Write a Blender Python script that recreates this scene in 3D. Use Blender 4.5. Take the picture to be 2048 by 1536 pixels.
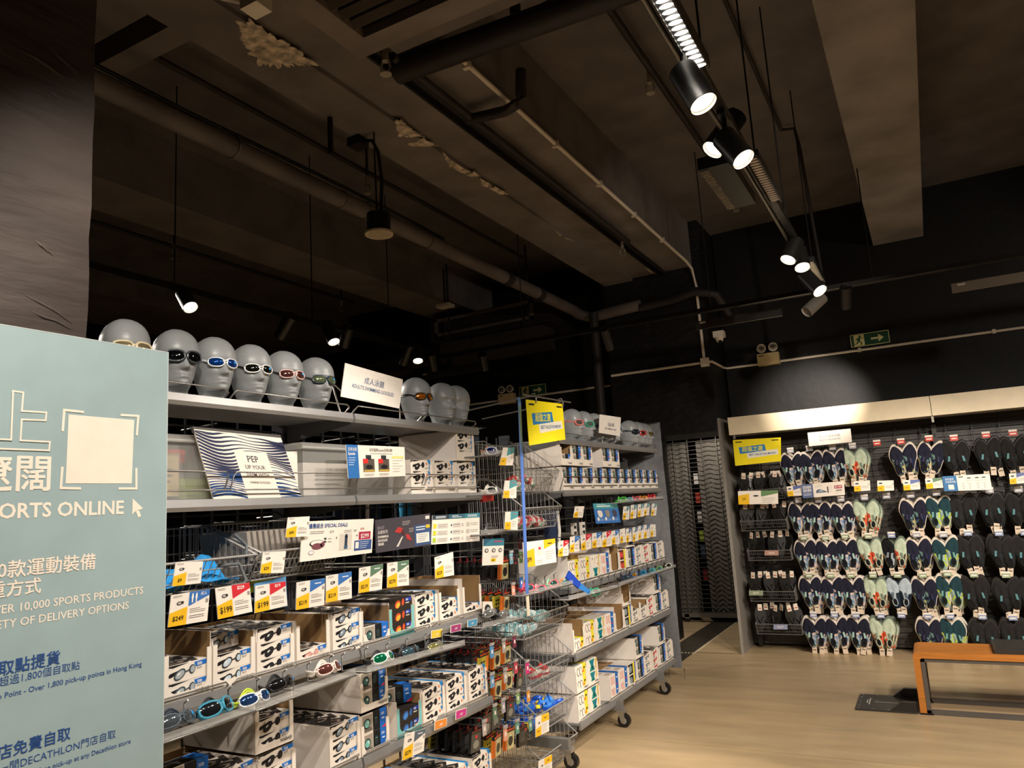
import bpy, math, random
from mathutils import Vector, Matrix
random.seed(7)
for o in list(bpy.data.objects): bpy.data.objects.remove(o)
SC = bpy.context.scene
COL = SC.collection
PI = math.pi

# ------------------------------------------------------------------ camera
F = 1506.305; YAW, PIT, ROL = math.radians(28.4448), math.radians(9.2423), math.radians(-3.4865)
CAM = Vector((0, 0, 1.6))
_fw = Vector((-math.sin(YAW)*math.cos(PIT), math.cos(YAW)*math.cos(PIT), math.sin(PIT)))
_r0 = Vector((math.cos(YAW), math.sin(YAW), 0)); _u0 = _r0.cross(_fw)
RT = _r0*math.cos(ROL) + _u0*math.sin(ROL); UP = -_r0*math.sin(ROL) + _u0*math.cos(ROL)
cd = bpy.data.cameras.new('camera'); cam = bpy.data.objects.new('camera', cd); COL.objects.link(cam)
cd.sensor_width = 36; cd.lens = F/2048*36; cd.clip_start = 0.05
cam.matrix_world = Matrix(((RT.x, UP.x, -_fw.x, CAM.x), (RT.y, UP.y, -_fw.y, CAM.y), (RT.z, UP.z, -_fw.z, CAM.z), (0, 0, 0, 1)))
SC.camera = cam
def at(u, v, ax, val):
    """the point of the room on the plane axis=val that was measured at photo pixel u,v"""
    d = RT*((u-1024)/F) - UP*((v-768)/F) + _fw
    i = 'xyz'.index(ax)
    return CAM + d*((val-CAM[i])/d[i])

# ------------------------------------------------------------------ world, exposure, lamps
w = bpy.data.worlds.new('world'); SC.world = w; w.use_nodes = True
w.node_tree.nodes['Background'].inputs[0].default_value = (1, .9, .78, 1)
w.node_tree.nodes['Background'].inputs[1].default_value = 0.012
SC.view_settings.view_transform = 'Standard'; SC.view_settings.look = 'None'
SC.view_settings.exposure = 0.0; SC.view_settings.gamma = 1; SC.view_settings.use_curve_mapping = False
TZ = 3.15          # height of the suspended lighting tracks
WARM = (1.0, 0.895, 0.785)
def spot(p, aim, power, ang=60, blend=.6, rad=.04, col=WARM):
    l = bpy.data.lights.new('spot_lamp', 'SPOT'); l.energy = power; l.spot_size = math.radians(ang); l.spot_blend = blend
    l.shadow_soft_size = rad; l.color = col
    o = bpy.data.objects.new('spot_lamp', l); COL.objects.link(o); o.location = p
    o.rotation_euler = (Vector(aim)-Vector(p)).to_track_quat('-Z', 'Y').to_euler(); return o
# stand-ins for the shop's unseen track lamps, plus some added to brighten dim parts
for (p, aim, pw, an) in [
    ((-.55, .9, TZ), (-2.3, 2.0, 1.3), 215, 75), ((-.55, 1.7, TZ), (-2.3, 3.1, 1.2), 235, 70), ((-.1, .1, TZ), (-2.2, 1.9, 1.0), 150, 60),
    ((-.4, -.8, TZ), (-1.8, .8, 1.0), 60, 60),
    ((1.2, 1.8, TZ), (-1.2, 5.6, .3), 230, 75), ((1.3, 3.6, TZ), (.6, 6.2, 0), 250, 95), ((2.0, 4.6, TZ), (-.6, 6.4, 0), 200, 80),
    ((1.9, 4.4, TZ), (.4, 8.3, .75), 330, 42), ((1.2, 4.2, TZ), (-.8, 8.3, .75), 310, 42), ((.7, 2.6, TZ), (-2.2, 5.6, 1.0), 400, 45),
    ((2.4, 3.4, TZ), (1.6, 4.6, 0), 210, 110),
    ((-5.2, 3.2, TZ), (-3.2, 3.2, 1.0), 160, 100), ((-5.2, 5.2, TZ), (-3.2, 5.2, 1.0), 130, 100), ((-5.4, 1.6, TZ), (-3.2, 1.8, .7), 90, 80), ((-5.2, 6.0, TZ), (-4.0, 7.2, .5), 40, 90),  # added lamps without fixtures, brightening the goods behind the mesh
    ((2.6, 5.0, TZ), (-.3, 8.6, 3.0), 75, 60), ((.8, 2.8, TZ), (-3.0, 8.3, 3.1), 110, 44),  # added lamps that lift the conduits and signs on the far walls
    ((-2.3, 9.0, 2.6), (-2.5, 9.9, .9), 75, 120),  # added lamp on no track, brightening the rack in the passage
    ]:
    spot(p, aim, pw, an)

# ------------------------------------------------------------------ colours and materials
def lin(c): return c/12.92 if c <= .04045 else ((c+.055)/1.055)**2.4
def C(h):
    if isinstance(h, tuple): return h
    return tuple(lin(int(h[i:i+2], 16)/255) for i in (0, 2, 4))+(1,)
MATS = {}
def mat(name, rough=.5, metal=0., bump=0., bscale=60., vary=.0, vscale=8., stretch=(1, 1, 1), trans=0., alpha=1., spec=.5, coat=0., emit=0., clear=None, wave=None, speck=0):
    m = bpy.data.materials.new(name); m.use_nodes = True; nt = m.node_tree; N = nt.nodes; L = nt.links
    b = N['Principled BSDF']; b.inputs['Roughness'].default_value = rough; b.inputs['Metallic'].default_value = metal
    b.inputs['Specular IOR Level'].default_value = spec; b.inputs['Coat Weight'].default_value = coat
    b.inputs['Transmission Weight'].default_value = trans; b.inputs['Alpha'].default_value = alpha
    a = N.new('ShaderNodeAttribute'); a.attribute_name = 'Col'; src = a.outputs['Color']
    tc = N.new('ShaderNodeTexCoord'); mp = N.new('ShaderNodeMapping'); mp.inputs['Scale'].default_value = stretch
    L.new(tc.outputs['Object'], mp.inputs['Vector'])
    if vary:
        n = N.new('ShaderNodeTexNoise'); n.inputs['Scale'].default_value = vscale; n.inputs['Detail'].default_value = 6
        L.new(mp.outputs['Vector'], n.inputs['Vector'])
        r = N.new('ShaderNodeMapRange'); r.inputs['From Min'].default_value = .3; r.inputs['From Max'].default_value = .7
        r.inputs['To Min'].default_value = 1-vary; r.inputs['To Max'].default_value = 1+vary
        L.new(n.outputs['Fac'], r.inputs['Value'])
        x = N.new('ShaderNodeVectorMath'); x.operation = 'SCALE'; L.new(src, x.inputs[0]); L.new(r.outputs['Result'], x.inputs['Scale']); src = x.outputs['Vector']
    if wave:
        wv = N.new('ShaderNodeTexWave'); wv.inputs['Scale'].default_value = wave; wv.bands_direction = 'Y'; L.new(tc.outputs['Object'], wv.inputs['Vector'])
        r = N.new('ShaderNodeMapRange'); r.inputs['To Min'].default_value = .86; r.inputs['To Max'].default_value = 1.06; L.new(wv.outputs['Fac'], r.inputs['Value'])
        x = N.new('ShaderNodeVectorMath'); x.operation = 'SCALE'; L.new(src, x.inputs[0]); L.new(r.outputs['Result'], x.inputs['Scale']); src = x.outputs['Vector']
    L.new(src, b.inputs['Base Color'])
    if bump:
        n = N.new('ShaderNodeTexNoise'); n.inputs['Scale'].default_value = bscale; n.inputs['Detail'].default_value = 5
        L.new(mp.outputs['Vector'], n.inputs['Vector'])
        bp = N.new('ShaderNodeBump'); bp.inputs['Strength'].default_value = bump; bp.inputs['Distance'].default_value = .01
        L.new(n.outputs['Fac'], bp.inputs['Height']); L.new(bp.outputs['Normal'], b.inputs['Normal'])
    if emit:
        L.new(src, b.inputs['Emission Color']); b.inputs['Emission Strength'].default_value = emit
    if clear:
        tr = N.new('ShaderNodeBsdfTransparent'); mx = N.new('ShaderNodeMixShader'); mx.inputs[0].default_value = clear
        L.new(tr.outputs[0], mx.inputs[1]); L.new(b.outputs[0], mx.inputs[2]); L.new(mx.outputs[0], N['Material Output'].inputs['Surface'])
    MATS[name] = m
mat('paint', rough=.55, bump=.25, bscale=14, vary=.25, vscale=3, spec=.35)
mat('rough_paint', rough=.5, bump=1.0, bscale=9, vary=.3, vscale=4, stretch=(1, .5, 2.2), spec=.45)
mat('floor', rough=.34, bump=.02, bscale=30, vary=.13, vscale=2.6, stretch=(.7, 3.2, 1), spec=.35)
mat('flake', rough=.8, vary=.6, vscale=22, bump=.5, bscale=40)
mat('paper', rough=.6, vary=.03, vscale=20, spec=.3)
mat('gloss', rough=.22, vary=.03, vscale=12)
mat('plastic', rough=.4, vary=.04, vscale=12)
mat('matte', rough=.75, bump=.1, bscale=200, vary=.06, vscale=30, spec=.25)
mat('fabric', rough=.85, bump=.35, bscale=180, vary=.12, vscale=25, spec=.2)
mat('metal', rough=.38, metal=.85, vary=.06, vscale=15)
mat('steel', rough=.42, metal=.35, vary=.05, vscale=15)
mat('lens', rough=.08, metal=.75, coat=.6, vary=.25, vscale=14)
mat('card', rough=.8, wave=34, vary=.06, vscale=6, spec=.2)
mat('wood', rough=.5, vary=.16, vscale=5, stretch=(1, 14, 14), bump=.08, bscale=20)
mat('skin', rough=.36, spec=.4, vary=.02, vscale=10)
mat('clear', rough=.08, clear=.22)
mat('frosted', rough=.45, clear=.36)
mat('emit', emit=7.)

# ------------------------------------------------------------------ mesh building
class MB:
    def __init__(s, m='paper', col='ffffff'): s.v = []; s.f = []; s.c = []; s.m = []; s.s = []; s.dm = m; s.dc = C(col)
    def face(s, pts, col=None, m=None, sm=False):
        n = len(s.v); s.v.extend([tuple(p) for p in pts]); s.f.append(tuple(range(n, n+len(pts))))
        s.c.append(C(col) if col else s.dc); s.m.append(m or s.dm); s.s.append(sm); return s
    def add(s, vs, fs, col=None, m=None, sm=False):
        n = len(s.v); s.v.extend([tuple(p) for p in vs]); c = C(col) if col else s.dc
        for f in fs: s.f.append(tuple(i+n for i in f)); s.c.append(c); s.m.append(m or s.dm); s.s.append(sm)
        return s
    def box(s, x0, x1, y0, y1, z0, z1, col=None, m=None):
        v = [(x, y, z) for x in (x0, x1) for y in (y0, y1) for z in (z0, z1)]
        return s.add(v, [(0, 1, 3, 2), (4, 6, 7, 5), (0, 4, 5, 1), (2, 3, 7, 6), (0, 2, 6, 4), (1, 5, 7, 3)], col, m)
    def ring(s, rings, col=None, m=None, caps=True, sm=True, close=True):
        n = len(rings[0]); vs = [p for r in rings for p in r]; fs = []
        for i in range(len(rings)-1):
            for j in range(n if close else n-1):
                k = (j+1) % n; fs.append((i*n+j, i*n+k, (i+1)*n+k, (i+1)*n+j))
        s.add(vs, fs, col, m, sm)
        if caps: s.face(rings[0][::-1], col, m); s.face(rings[-1], col, m)
        return s
    def tube(s, pts, r, col=None, n=6, m=None, caps=True, closed=False):
        pts = [Vector(p) for p in pts]; rs = []
        N = len(pts)
        for i, p in enumerate(pts):
            if closed: d = (pts[(i+1) % N]-pts[i-1])
            else: d = pts[min(i+1, N-1)]-pts[max(i-1, 0)]
            d = d.normalized() if d.length > 1e-9 else Vector((0, 0, 1))
            a = Vector((0, 0, 1)) if abs(d.z) < .9 else Vector((1, 0, 0))
            e1 = d.cross(a).normalized(); e2 = d.cross(e1)
            if i and rs: pass
            rr = r[i] if isinstance(r, (list, tuple)) else r
            rs.append([p+e1*rr*math.cos(2*PI*k/n)+e2*rr*math.sin(2*PI*k/n) for k in range(n)])
        if closed: rs.append(rs[0]); caps = False
        return s.ring(rs, col, m, caps)
    def cyl(s, p0, p1, r0, r1=None, col=None, n=14, m=None): return s.tube([p0, p1], [r0, r0 if r1 is None else r1], col, n, m)
    def disc(s, c, nrm, r, col=None, n=16, m=None):
        nrm = Vector(nrm).normalized(); a = Vector((0, 0, 1)) if abs(nrm.z) < .9 else Vector((1, 0, 0))
        e1 = a.cross(nrm).normalized(); e2 = nrm.cross(e1); c = Vector(c)
        return s.face([c+e1*r*math.cos(2*PI*k/n)+e2*r*math.sin(2*PI*k/n) for k in range(n)], col, m)
    def xf(s, M):
        s.v = [tuple(M @ Vector(p)) for p in s.v]; return s
    def merge(s, o, M=None):
        n = len(s.v); s.v.extend([tuple(M @ Vector(p)) for p in o.v] if M else o.v)
        s.f.extend([tuple(i+n for i in f) for f in o.f]); s.c += o.c; s.m += o.m; s.s += o.s; return s
    def mesh(s, name):
        me = bpy.data.meshes.new(name); me.from_pydata(s.v, [], s.f)
        ms = list(dict.fromkeys(s.m))
        for k in ms: me.materials.append(MATS[k])
        ca = me.color_attributes.new('Col', 'FLOAT_COLOR', 'CORNER'); buf = []
        for f, c in zip(s.f, s.c): buf.extend(c*len(f))
        ca.data.foreach_set('color', buf)
        ix = {k: i for i, k in enumerate(ms)}
        me.polygons.foreach_set('material_index', [ix[k] for k in s.m]); me.polygons.foreach_set('use_smooth', s.s)
        me.update(); return me
def part(mb, name, parent=None, label=None, kind=None):
    o = bpy.data.objects.new(name, mb if isinstance(mb, bpy.types.Mesh) else mb.mesh(name)); COL.objects.link(o)
    if parent: o.parent = parent
    if label: o['label'] = label
    if kind: o['kind'] = kind
    return o
def tag(o, label, cat, group=None):
    o['label'] = label; o['category'] = cat
    if group: o['group'] = group
    return o
def thing(name, label, cat, loc=(0, 0, 0), rz=0., group=None):
    o = bpy.data.objects.new(name, None); COL.objects.link(o); o.location = loc; o.rotation_euler = (0, 0, rz)
    o.empty_display_size = .05
    return tag(o, label, cat, group)
def solo(mb, name, label, cat, loc=(0, 0, 0), rz=0., group=None, rot=None):
    o = part(mb, name); o.location = loc; o.rotation_euler = rot or (0, 0, rz); return tag(o, label, cat, group)
def struct(mb, name, parent=None):
    o = part(mb, name, parent); o['kind'] = 'structure'; return o
def dup(root, loc, rot=(0, 0, 0), label=None, group=None):
    r = root.copy(); COL.objects.link(r); r.location = loc; r.rotation_euler = rot
    if label: r['label'] = label
    if group: r['group'] = group
    for ch in list(root.children):
        c = ch.copy(); COL.objects.link(c); c.parent = r
        for g in list(ch.children):
            d = g.copy(); COL.objects.link(d); d.parent = c
    return r
ORD = ['first', 'second', 'third', 'fourth', 'fifth', 'sixth', 'seventh', 'eighth', 'ninth', 'tenth', 'eleventh', 'twelfth', 'thirteenth', 'fourteenth', 'fifteenth', 'sixteenth', 'seventeenth', 'eighteenth', 'nineteenth', 'twentieth']

# lettering: outlines of Blender's own font, filled and laid flat on a surface
_TX = {}
def _glyphs(s, bold, outline=False):
    k = (s, bold, outline)
    if k not in _TX:
        cu = bpy.data.curves.new('t', 'FONT'); cu.body = s; cu.size = 1; cu.resolution_u = 2; cu.offset = 0 if any(ord(ch) > 0x2000 for ch in s) else .022 if bold else .006
        ob = bpy.data.objects.new('t', cu); COL.objects.link(ob)
        dg = bpy.context.evaluated_depsgraph_get(); me = bpy.data.meshes.new_from_object(ob.evaluated_get(dg))
        vs = [(v.co.x, v.co.y) for v in me.vertices]; fs = [tuple(p.vertices) for p in me.polygons]
        bpy.data.objects.remove(ob); bpy.data.curves.remove(cu); bpy.data.meshes.remove(me)
        x0 = min([v[0] for v in vs] or [0]); x1 = max([v[0] for v in vs] or [1])
        _TX[k] = ([(a-x0, b) for a, b in vs], fs, x1-x0)
    return _TX[k]
class Q:
    """a flat printed face: maps (u,v) in the unit square onto four corners, bottom-left, bottom-right, top-right, top-left"""
    def __init__(s, mb, bl, br, tr, tl, lift=.0006):
        s.mb = mb; s.c = [Vector(p) for p in (bl, br, tr, tl)]
        s.n = (s.c[1]-s.c[0]).cross(s.c[3]-s.c[0]).normalized(); s.lift = lift; s.k = 0
        s.w = ((s.c[1]-s.c[0]).length+(s.c[2]-s.c[3]).length)/2; s.h = ((s.c[3]-s.c[0]).length+(s.c[2]-s.c[1]).length)/2
    def p(s, u, v, z=1.):
        a, b, c, d = s.c; return a*(1-u)*(1-v)+b*u*(1-v)+c*u*v+d*(1-u)*v+s.n*s.lift*z
    def poly(s, pts, col, z=1., m=None): s.mb.face([s.p(u, v, z) for u, v in pts], col, m); return s
    def rect(s, u0, v0, u1, v1, col, z=1., m=None): return s.poly([(u0, v0), (u1, v0), (u1, v1), (u0, v1)], col, z, m)
    def ell(s, u, v, ru, rv, col, z=1., n=14, rot=0., m=None):
        pts = []
        for k in range(n):
            a = 2*PI*k/n; x = ru*s.w*math.cos(a); y = rv*s.h*math.sin(a)
            pts.append((u+(x*math.cos(rot)-y*math.sin(rot))/s.w, v+(x*math.sin(rot)+y*math.cos(rot))/s.h))
        return s.poly(pts, col, z, m)
    def text(s, t, u, v, h, col, z=2., al='l', bold=False, maxw=None):
        """h: height of capitals as a share of the face's height"""
        vs, fs, wd = _glyphs(t, bold); k = h*s.h/.73; ku = k/s.w
        if maxw and wd*ku > maxw: ku = maxw/wd
        u0 = u-(wd*ku if al == 'r' else wd*ku/2 if al == 'c' else 0)
        cjk = bold and any(ord(ch) > 0x2000 for ch in t)
        for dx, dy, dz in (((-.012, 0, 0), (.012, .012, .25), (.012, -.012, .5)) if cjk else ((0, 0, 0),)):
            s.mb.add([s.p(u0+(a+dx)*ku, v+(b+dy)*k/s.h, z+dz) for a, b in vs], fs, col)
        return s
    def lines(s, u0, v0, u1, n, dv, col='8a8580', th=.012, seed=0, z=2.):
        rnd = random.Random(seed)
        for i in range(n):
            s.rect(u0, v0-i*dv, u0+(u1-u0)*rnd.uniform(.55, 1), v0-i*dv+th, col, z)
        return s
def slab(mb, bl, br, tr, tl, th, col, m=None):
    """a thin plate with real thickness behind its printed face"""
    c = [Vector(p) for p in (bl, br, tr, tl)]; n = (c[1]-c[0]).cross(c[3]-c[0]).normalized()*th
    b = [p-n for p in c]
    mb.add([*c, *b], [(0, 1, 2, 3), (7, 6, 5, 4), (0, 4, 5, 1), (1, 5, 6, 2), (2, 6, 7, 3), (3, 7, 4, 0)], col, m); return mb
# ================================================================== the room
BLK = '3a332f'; CEI = '665f5b'
m = MB('floor', 'b59d79'); m.box(-9, 4.5, -3, 12, -.1, 0); FLOOR = struct(m, 'floor')
m = MB('paint', CEI); m.box(-9, 4.5, -3, 8.9, 4.6, 4.75); struct(m, 'ceiling')
m = MB('paint', '0f0d0c'); m.box(-1.88, 4.5, 8.6, 8.8, 0, 4.6); struct(m, 'wall_back')
m = MB('paint', '0f0d0c'); m.box(-9, -3.05, 8.65, 8.8, 0, 4.6); struct(m, 'wall_back_left')
m = MB('rough_paint', '0f0d0c'); m.box(-3.05, -1.9, 8.0, 8.8, 2.26, 4.6); m.box(-3.05, -2.72, 8.0, 8.8, 0, 2.26); struct(m, 'wall_pier')
m = MB('paint', '0f0d0c'); m.box(-9.2, -9, -3, 8.8, 0, 4.6); struct(m, 'wall_left')
m = MB('paint', '4a4540'); m.box(4.5, 4.7, -3, 8.8, 0, 4.6); struct(m, 'wall_right')
m = MB('paint', '4a4540'); m.box(-9, 4.5, -3.2, -3, 0, 4.6); struct(m, 'wall_front')
m = MB('paint', '0f0d0c'); m.box(-3.6, -3.45, 8.8, 12, 0, 2.8); m.box(-1.8, -1.65, 8.8, 12, 0, 2.8); m.box(-3.6, -1.65, 11.9, 12, 0, 2.8); m.box(-3.6, -1.65, 8.8, 12, 2.7, 2.8); struct(m, 'wall_passage')
# rough painted column beside the poster
m = MB('rough_paint', '4a413c')
ys = [-1.2, -.4, .3, .8, 1.0, 1.13, 1.2]; zs = [i*.1 for i in range(47)]
rnd = random.Random(3)
vs = []; fs = []
for j, z in enumerate(zs):
    for i, y in enumerate(ys):
        e = rnd.uniform(-.004, .002) if i == len(ys)-1 else 0
        vs.append((-1.95+rnd.uniform(-.0012, .0012), y+e, z))
    vs.append((-2.75, ys[-1], z))
n = len(ys)+1
for j in range(len(zs)-1):
    for i in range(n-1): fs.append((j*n+i, j*n+i+1, (j+1)*n+i+1, (j+1)*n+i))
m.add(vs, fs, None, None, False); m.box(-2.75, -2.0, -1.2, 1.1, 0, 4.6); col = struct(m, 'column')
for k in range(46):          # plaster drips and trowel ridges under the paint
    y, z = rnd.uniform(.45, 1.1), rnd.uniform(1.9, 3.4); L = min(rnd.uniform(.03, .16), (1.19-y)); a = rnd.uniform(-.9, -.2)
    q = MB('rough_paint', '5a504a'); pts = [(-1.95, y+L*t*.8, z+L*t*a*.5+rnd.uniform(-.006, .006)) for t in (0, .3, .6, 1)]
    q.tube(pts, [.001, rnd.uniform(.003, .007), .004, .001], n=5); part(q, 'plaster_ridge', col)

# ceiling beams
def beam(x0, x1, z, y0, y1, col=CEI, extra=None):
    q = MB('paint', col); q.box(x0, x1, y0, y1, z, 4.6)
    if extra: q.box(*extra)
    return struct(q, 'beam')
beam(-.22, .25, 4.09, -3, 8.6, '8b837d')
B2 = beam(-3.03, -2.69, 4.06, -3, 8.0, '776f6a', (-2.69, -2.0, -3, 8.0, 4.09, 4.6))
beam(-5.45, -4.9, 4.09, -3, 8.65, '776f6a'); beam(-8.6, -7.46, 4.09, -3, 8.65)
m = MB('paint', '776f6a'); m.box(-4.9, -3.03, 1.2, 2.15, 4.1, 4.6); struct(m, 'beam')
m = MB('paint', '7d746e'); m.box(-4.9, -3.03, 2.23, 2.36, 4.06, 4.6); struct(m, 'beam')
def flake(u, v, pts, z, seed):
    q = MB('flake', 'c9b8a0'); P = [at(a, b, 'z', z) for a, b in pts]; c = sum(P, Vector())/len(P); rn = random.Random(seed); out = []
    for i, p in enumerate(P):
        nx = P[(i+1) % len(P)]
        for t in (0, .12, .25, .37, .5, .62, .75, .87):
            s = p.lerp(nx, t); out.append(s+(s-c)*rn.uniform(-.26, .08) if t else s)
    q.ring([[p+Vector((0, 0, d)) for p in out] for d in (.002, -.0022)], caps=True, sm=False); part(q, 'flaked_paint', B2)
for i, (z, pts) in enumerate([(4.0595, [(470, 42), (500, 36), (545, 70), (590, 95), (638, 129), (600, 132), (560, 136), (520, 132), (495, 105), (480, 75)]),
    (4.0595, [(790, 240), (802, 238), (815, 250), (830, 262), (850, 274), (822, 276), (795, 272)]), (4.0595, [(815, 288), (848, 275), (858, 283), (878, 292), (850, 293), (825, 293)]),
    (4.0595, [(882, 300), (900, 318), (925, 335), (945, 345), (930, 348), (900, 335), (890, 318)]), (4.0595, [(932, 350), (948, 342), (962, 352), (945, 354)]),
    (4.0595, [(960, 356), (985, 370), (975, 375), (962, 370)]), (4.0595, [(978, 376), (990, 372), (1018, 389), (1000, 389)]),
    (4.0595, [(1112, 462), (1125, 470), (1120, 474)]), (4.0595, [(1130, 475), (1148, 482), (1132, 479)]),
    (4.0895, [(1062, 336), (1078, 342), (1090, 357), (1078, 356)]), (4.0895, [(1118, 387), (1128, 381), (1125, 386)]), (4.0895, [(1290, 535), (1315, 545), (1345, 545), (1325, 551), (1300, 546)]),
    (4.0895, [(1188, 440), (1198, 437), (1194, 443)])]): flake(0, 0, pts, z, i)
m = MB('paint', '1b1817'); m.tube([(-2.31, 2.9, 4.07), (-2.31, 8.0, 4.07)], .022); m.box(-2.37, -2.355, 2.8, 8.0, 4.04, 4.09)
struct(m, 'trim_1')   # dark conduit ridge under the middle beam

# ------------------------------------------------------------------ pipes and services
def pipe(name, label, pts, r, colr='2e2825', matl='paint', n=12, cat='pipe'):
    q = MB(matl, colr); q.tube(pts, r, n=n); return solo(q, name, label, cat)
PX, PZ = -3.4, 3.82
t = thing('drain_pipe', 'thick brown-black drain pipe running below the ceiling past the round speaker', 'pipe')
q = MB('paint', '6f6660'); q.tube([(PX, 1.5, PZ), (PX, 7.85, PZ), (PX, 8.05, PZ-.02), (PX+.12, 8.15, PZ-.06), (-2.95, 8.0-.08, PZ-.1), (-2.6, 7.92, PZ-.08)], .062, n=16); part(q, 'pipe_run', t)
for yy in (6.3, 7.0):
    q = MB('paint', '332c28'); q.tube([(PX, yy-.05, PZ), (PX, yy+.05, PZ)], .072, n=16); part(q, 'coupling', t)
for yy in (2.95, 3.9, 4.15, 4.95):
    q = MB('plastic', '8d8375' if yy < 4 else '5a5048'); q.tube([(PX+.066*math.cos(a), yy, PZ+.066*math.sin(a)) for a in [2*PI*k/16 for k in range(16)]], .004, n=5, closed=True); part(q, 'strap', t)
q = MB('paint', '14110f'); q.tube([(PX+.05, 1.5, PZ+.07), (PX+.04, 2.6, PZ+.06), (PX+.02, 3.6, PZ+.09), (PX+.05, 4.4, PZ+.07), (PX, 5.2, PZ+.09)], .012); part(q, 'cable', t)
a = at(660, 235, 'z', 4.06); q = MB('paint', '120f0e'); q.box(a.x-.012, a.x+.012, a.y-.012, a.y+.012, PZ, 4.06); solo(q, 'hanger_rod', 'dark flat hanger rod dropping from the middle beam to the drain pipe', 'rod')
pipe('sprinkler_pipe', 'thin dark sprinkler pipe under the slab beside the drain pipe', [(-3.78, 2.4, 4.42), (-3.78, 7.4, 4.42)], .02)
pipe('sprinkler_pipe', 'thin dark sprinkler pipe on the slab left of the lighting track', [(-1.32, 3.2, 4.5), (-1.32, 7.1, 4.5)], .024)
pipe('sprinkler_pipe', 'dark sprinkler pipe running along the underside of the middle beam', [(-2.23, 3.0, 4.02), (-2.23, 6.6, 4.02)], .026)
pipe('sprinkler_pipe', 'thin dark sprinkler pipe on the far dark ceiling bay above the heads', [(-6.3, 3.6, 4.36), (-6.3, 7.4, 4.36)], .02)
pipe('branch_pipe', 'short dark branch pipe with an upturned elbow crossing the white conduit', [(-2.26, 3.8, 4.02), (-1.98, 3.78, 3.98), (-1.9, 3.77, 3.99), (-1.86, 3.77, 4.04), (-1.85, 3.77, 4.2)], .033)
pipe('branch_pipe', 'dark branch pipe bending down from the slab near the ceiling unit', [(-1.62, 3.3, 4.55), (-1.62, 3.28, 4.2), (-1.55, 3.25, 4.12), (-1.2, 3.2, 4.12)], .03)
pipe('cross_pipe', 'fat dark pipe crossing beside the near ceiling air unit', [(-2.28, 3.1, 4.0), (.0, 3.22, 4.0)], .07)
pipe('slab_conduit', 'thin brown conduit on the slab right of the lighting track', [(-.72, 3.0, 4.56), (-.72, 6.3, 4.56), (-.62, 6.34, 4.56), (-.6, 6.34, 4.4), (-.55, 6.36, TZ)], .014)
pipe('vertical_pipe', 'black vertical pipe standing against the far wall left of the pier', [(-3.17, 7.93, 0), (-3.17, 7.93, 3.35), (-3.17, 7.93, 3.75)], .055)
m = MB('paint', '2a2422'); m.tube([(-2.6, 7.9, 3.7), (-2.2, 7.88, 3.72), (-1.95, 7.86, 3.76), (-1.75, 7.9, 3.7), (-1.68, 8.1, 3.5)], .05); solo(m, 'flexible_duct', 'black bent flexible hose bundle above the corner of the pier', 'duct')
def sprk(u, v, z, i, lab):
    p = at(u, v, 'z', z); t = thing('fire_sprinkler', lab, 'sprinkler', p)
    q = MB('metal', 'd8cdb8'); q.cyl((0, 0, .10), (0, 0, .02), .016, .02, n=8); part(q, 'nozzle', t); q = MB('paint', '2a2421'); q.cyl((0, 0, .09), (0, 0, 4.6-z if z > 4 else 4.06-z), .012, n=6); part(q, 'drop_pipe', t)
    q = MB('metal', 'd8cdb8'); q.tube([(.022, 0, .02), (.03, 0, -.02), (.012, 0, -.05)], .006); q.tube([(-.022, 0, .02), (-.03, 0, -.02), (-.012, 0, -.05)], .006); q.cyl((0, 0, -.05), (0, 0, -.055), .032, n=10); part(q, 'deflector', t)
for i, a in enumerate([(1300, 172, 4.4, 'sprinkler head left of the nearest big spotlight'), (1472, 412, 4.4, 'sprinkler head beside the long hanging rod under the track'),
    (1245, 503, 3.95, 'sprinkler head at the far end of the middle beam'), (771, 130, 3.95, 'sprinkler head beside the corner of the near air unit'),
    (735, 375, 4.25, 'sprinkler head above the round speaker'), (348, 507, 4.25, 'sprinkler head above the row of mannequin heads, near the column'),
    (683, 615, 4.25, 'sprinkler head above the far end of the dark left track')]): sprk(a[0], a[1], a[2], i, a[3])
# white conduit: along the beam, down the pier, and round the wall
t = thing('white_conduit', 'white surface conduit from the middle beam down the pier to the junction box', 'conduit')
q = MB('plastic', 'd9ccba'); q.tube([(-1.985, 3.26, 4.075), (-1.985, 7.7, 4.07), (-1.97, 7.86, 4.02), (-1.965, 7.965, 3.85), (-1.965, 7.975, 3.05)], .016, n=8); part(q, 'pipe_run', t)
q = MB('plastic', 'd9ccba'); q.tube([(-1.96, 7.975, 3.0), (-3.03, 7.975, 3.0)], .015, n=8); part(q, 'left_run', t)
q = MB('plastic', 'd9ccba'); q.tube([(-1.93, 7.975, 3.0), (-1.885, 7.98, 3.0), (-1.885, 8.5, 3.0), (-1.86, 8.575, 3.0), (-1.5, 8.58, 3.0), (2.5, 8.58, 3.0)], .014, n=8); part(q, 'right_run', t)
q = MB('plastic', 'e6dac8'); q.box(-2.0, -1.915, 7.95, 8.0, 2.955, 3.045); part(q, 'junction_box', t)
for yy in (3.35, 3.9, 4.5, 5.3, 6.1, 6.9): q = MB('plastic', 'd9ccba'); q.box(-2.01, -1.965, yy, yy+.03, 4.05, 4.09); part(q, 'clip', t)
for xx in (-.5, .7, -1.4): q = MB('plastic', 'd9ccba'); q.box(xx, xx+.03, 8.56, 8.6, 2.98, 3.02); part(q, 'clip', t)
pipe('white_conduit', 'white surface conduit on the far left wall behind the exit sign', [(-6.5, 8.63, 3.0), (-3.3, 8.63, 3.0)], .014, 'cfc3b2', 'plastic', 8, 'conduit')
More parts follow.
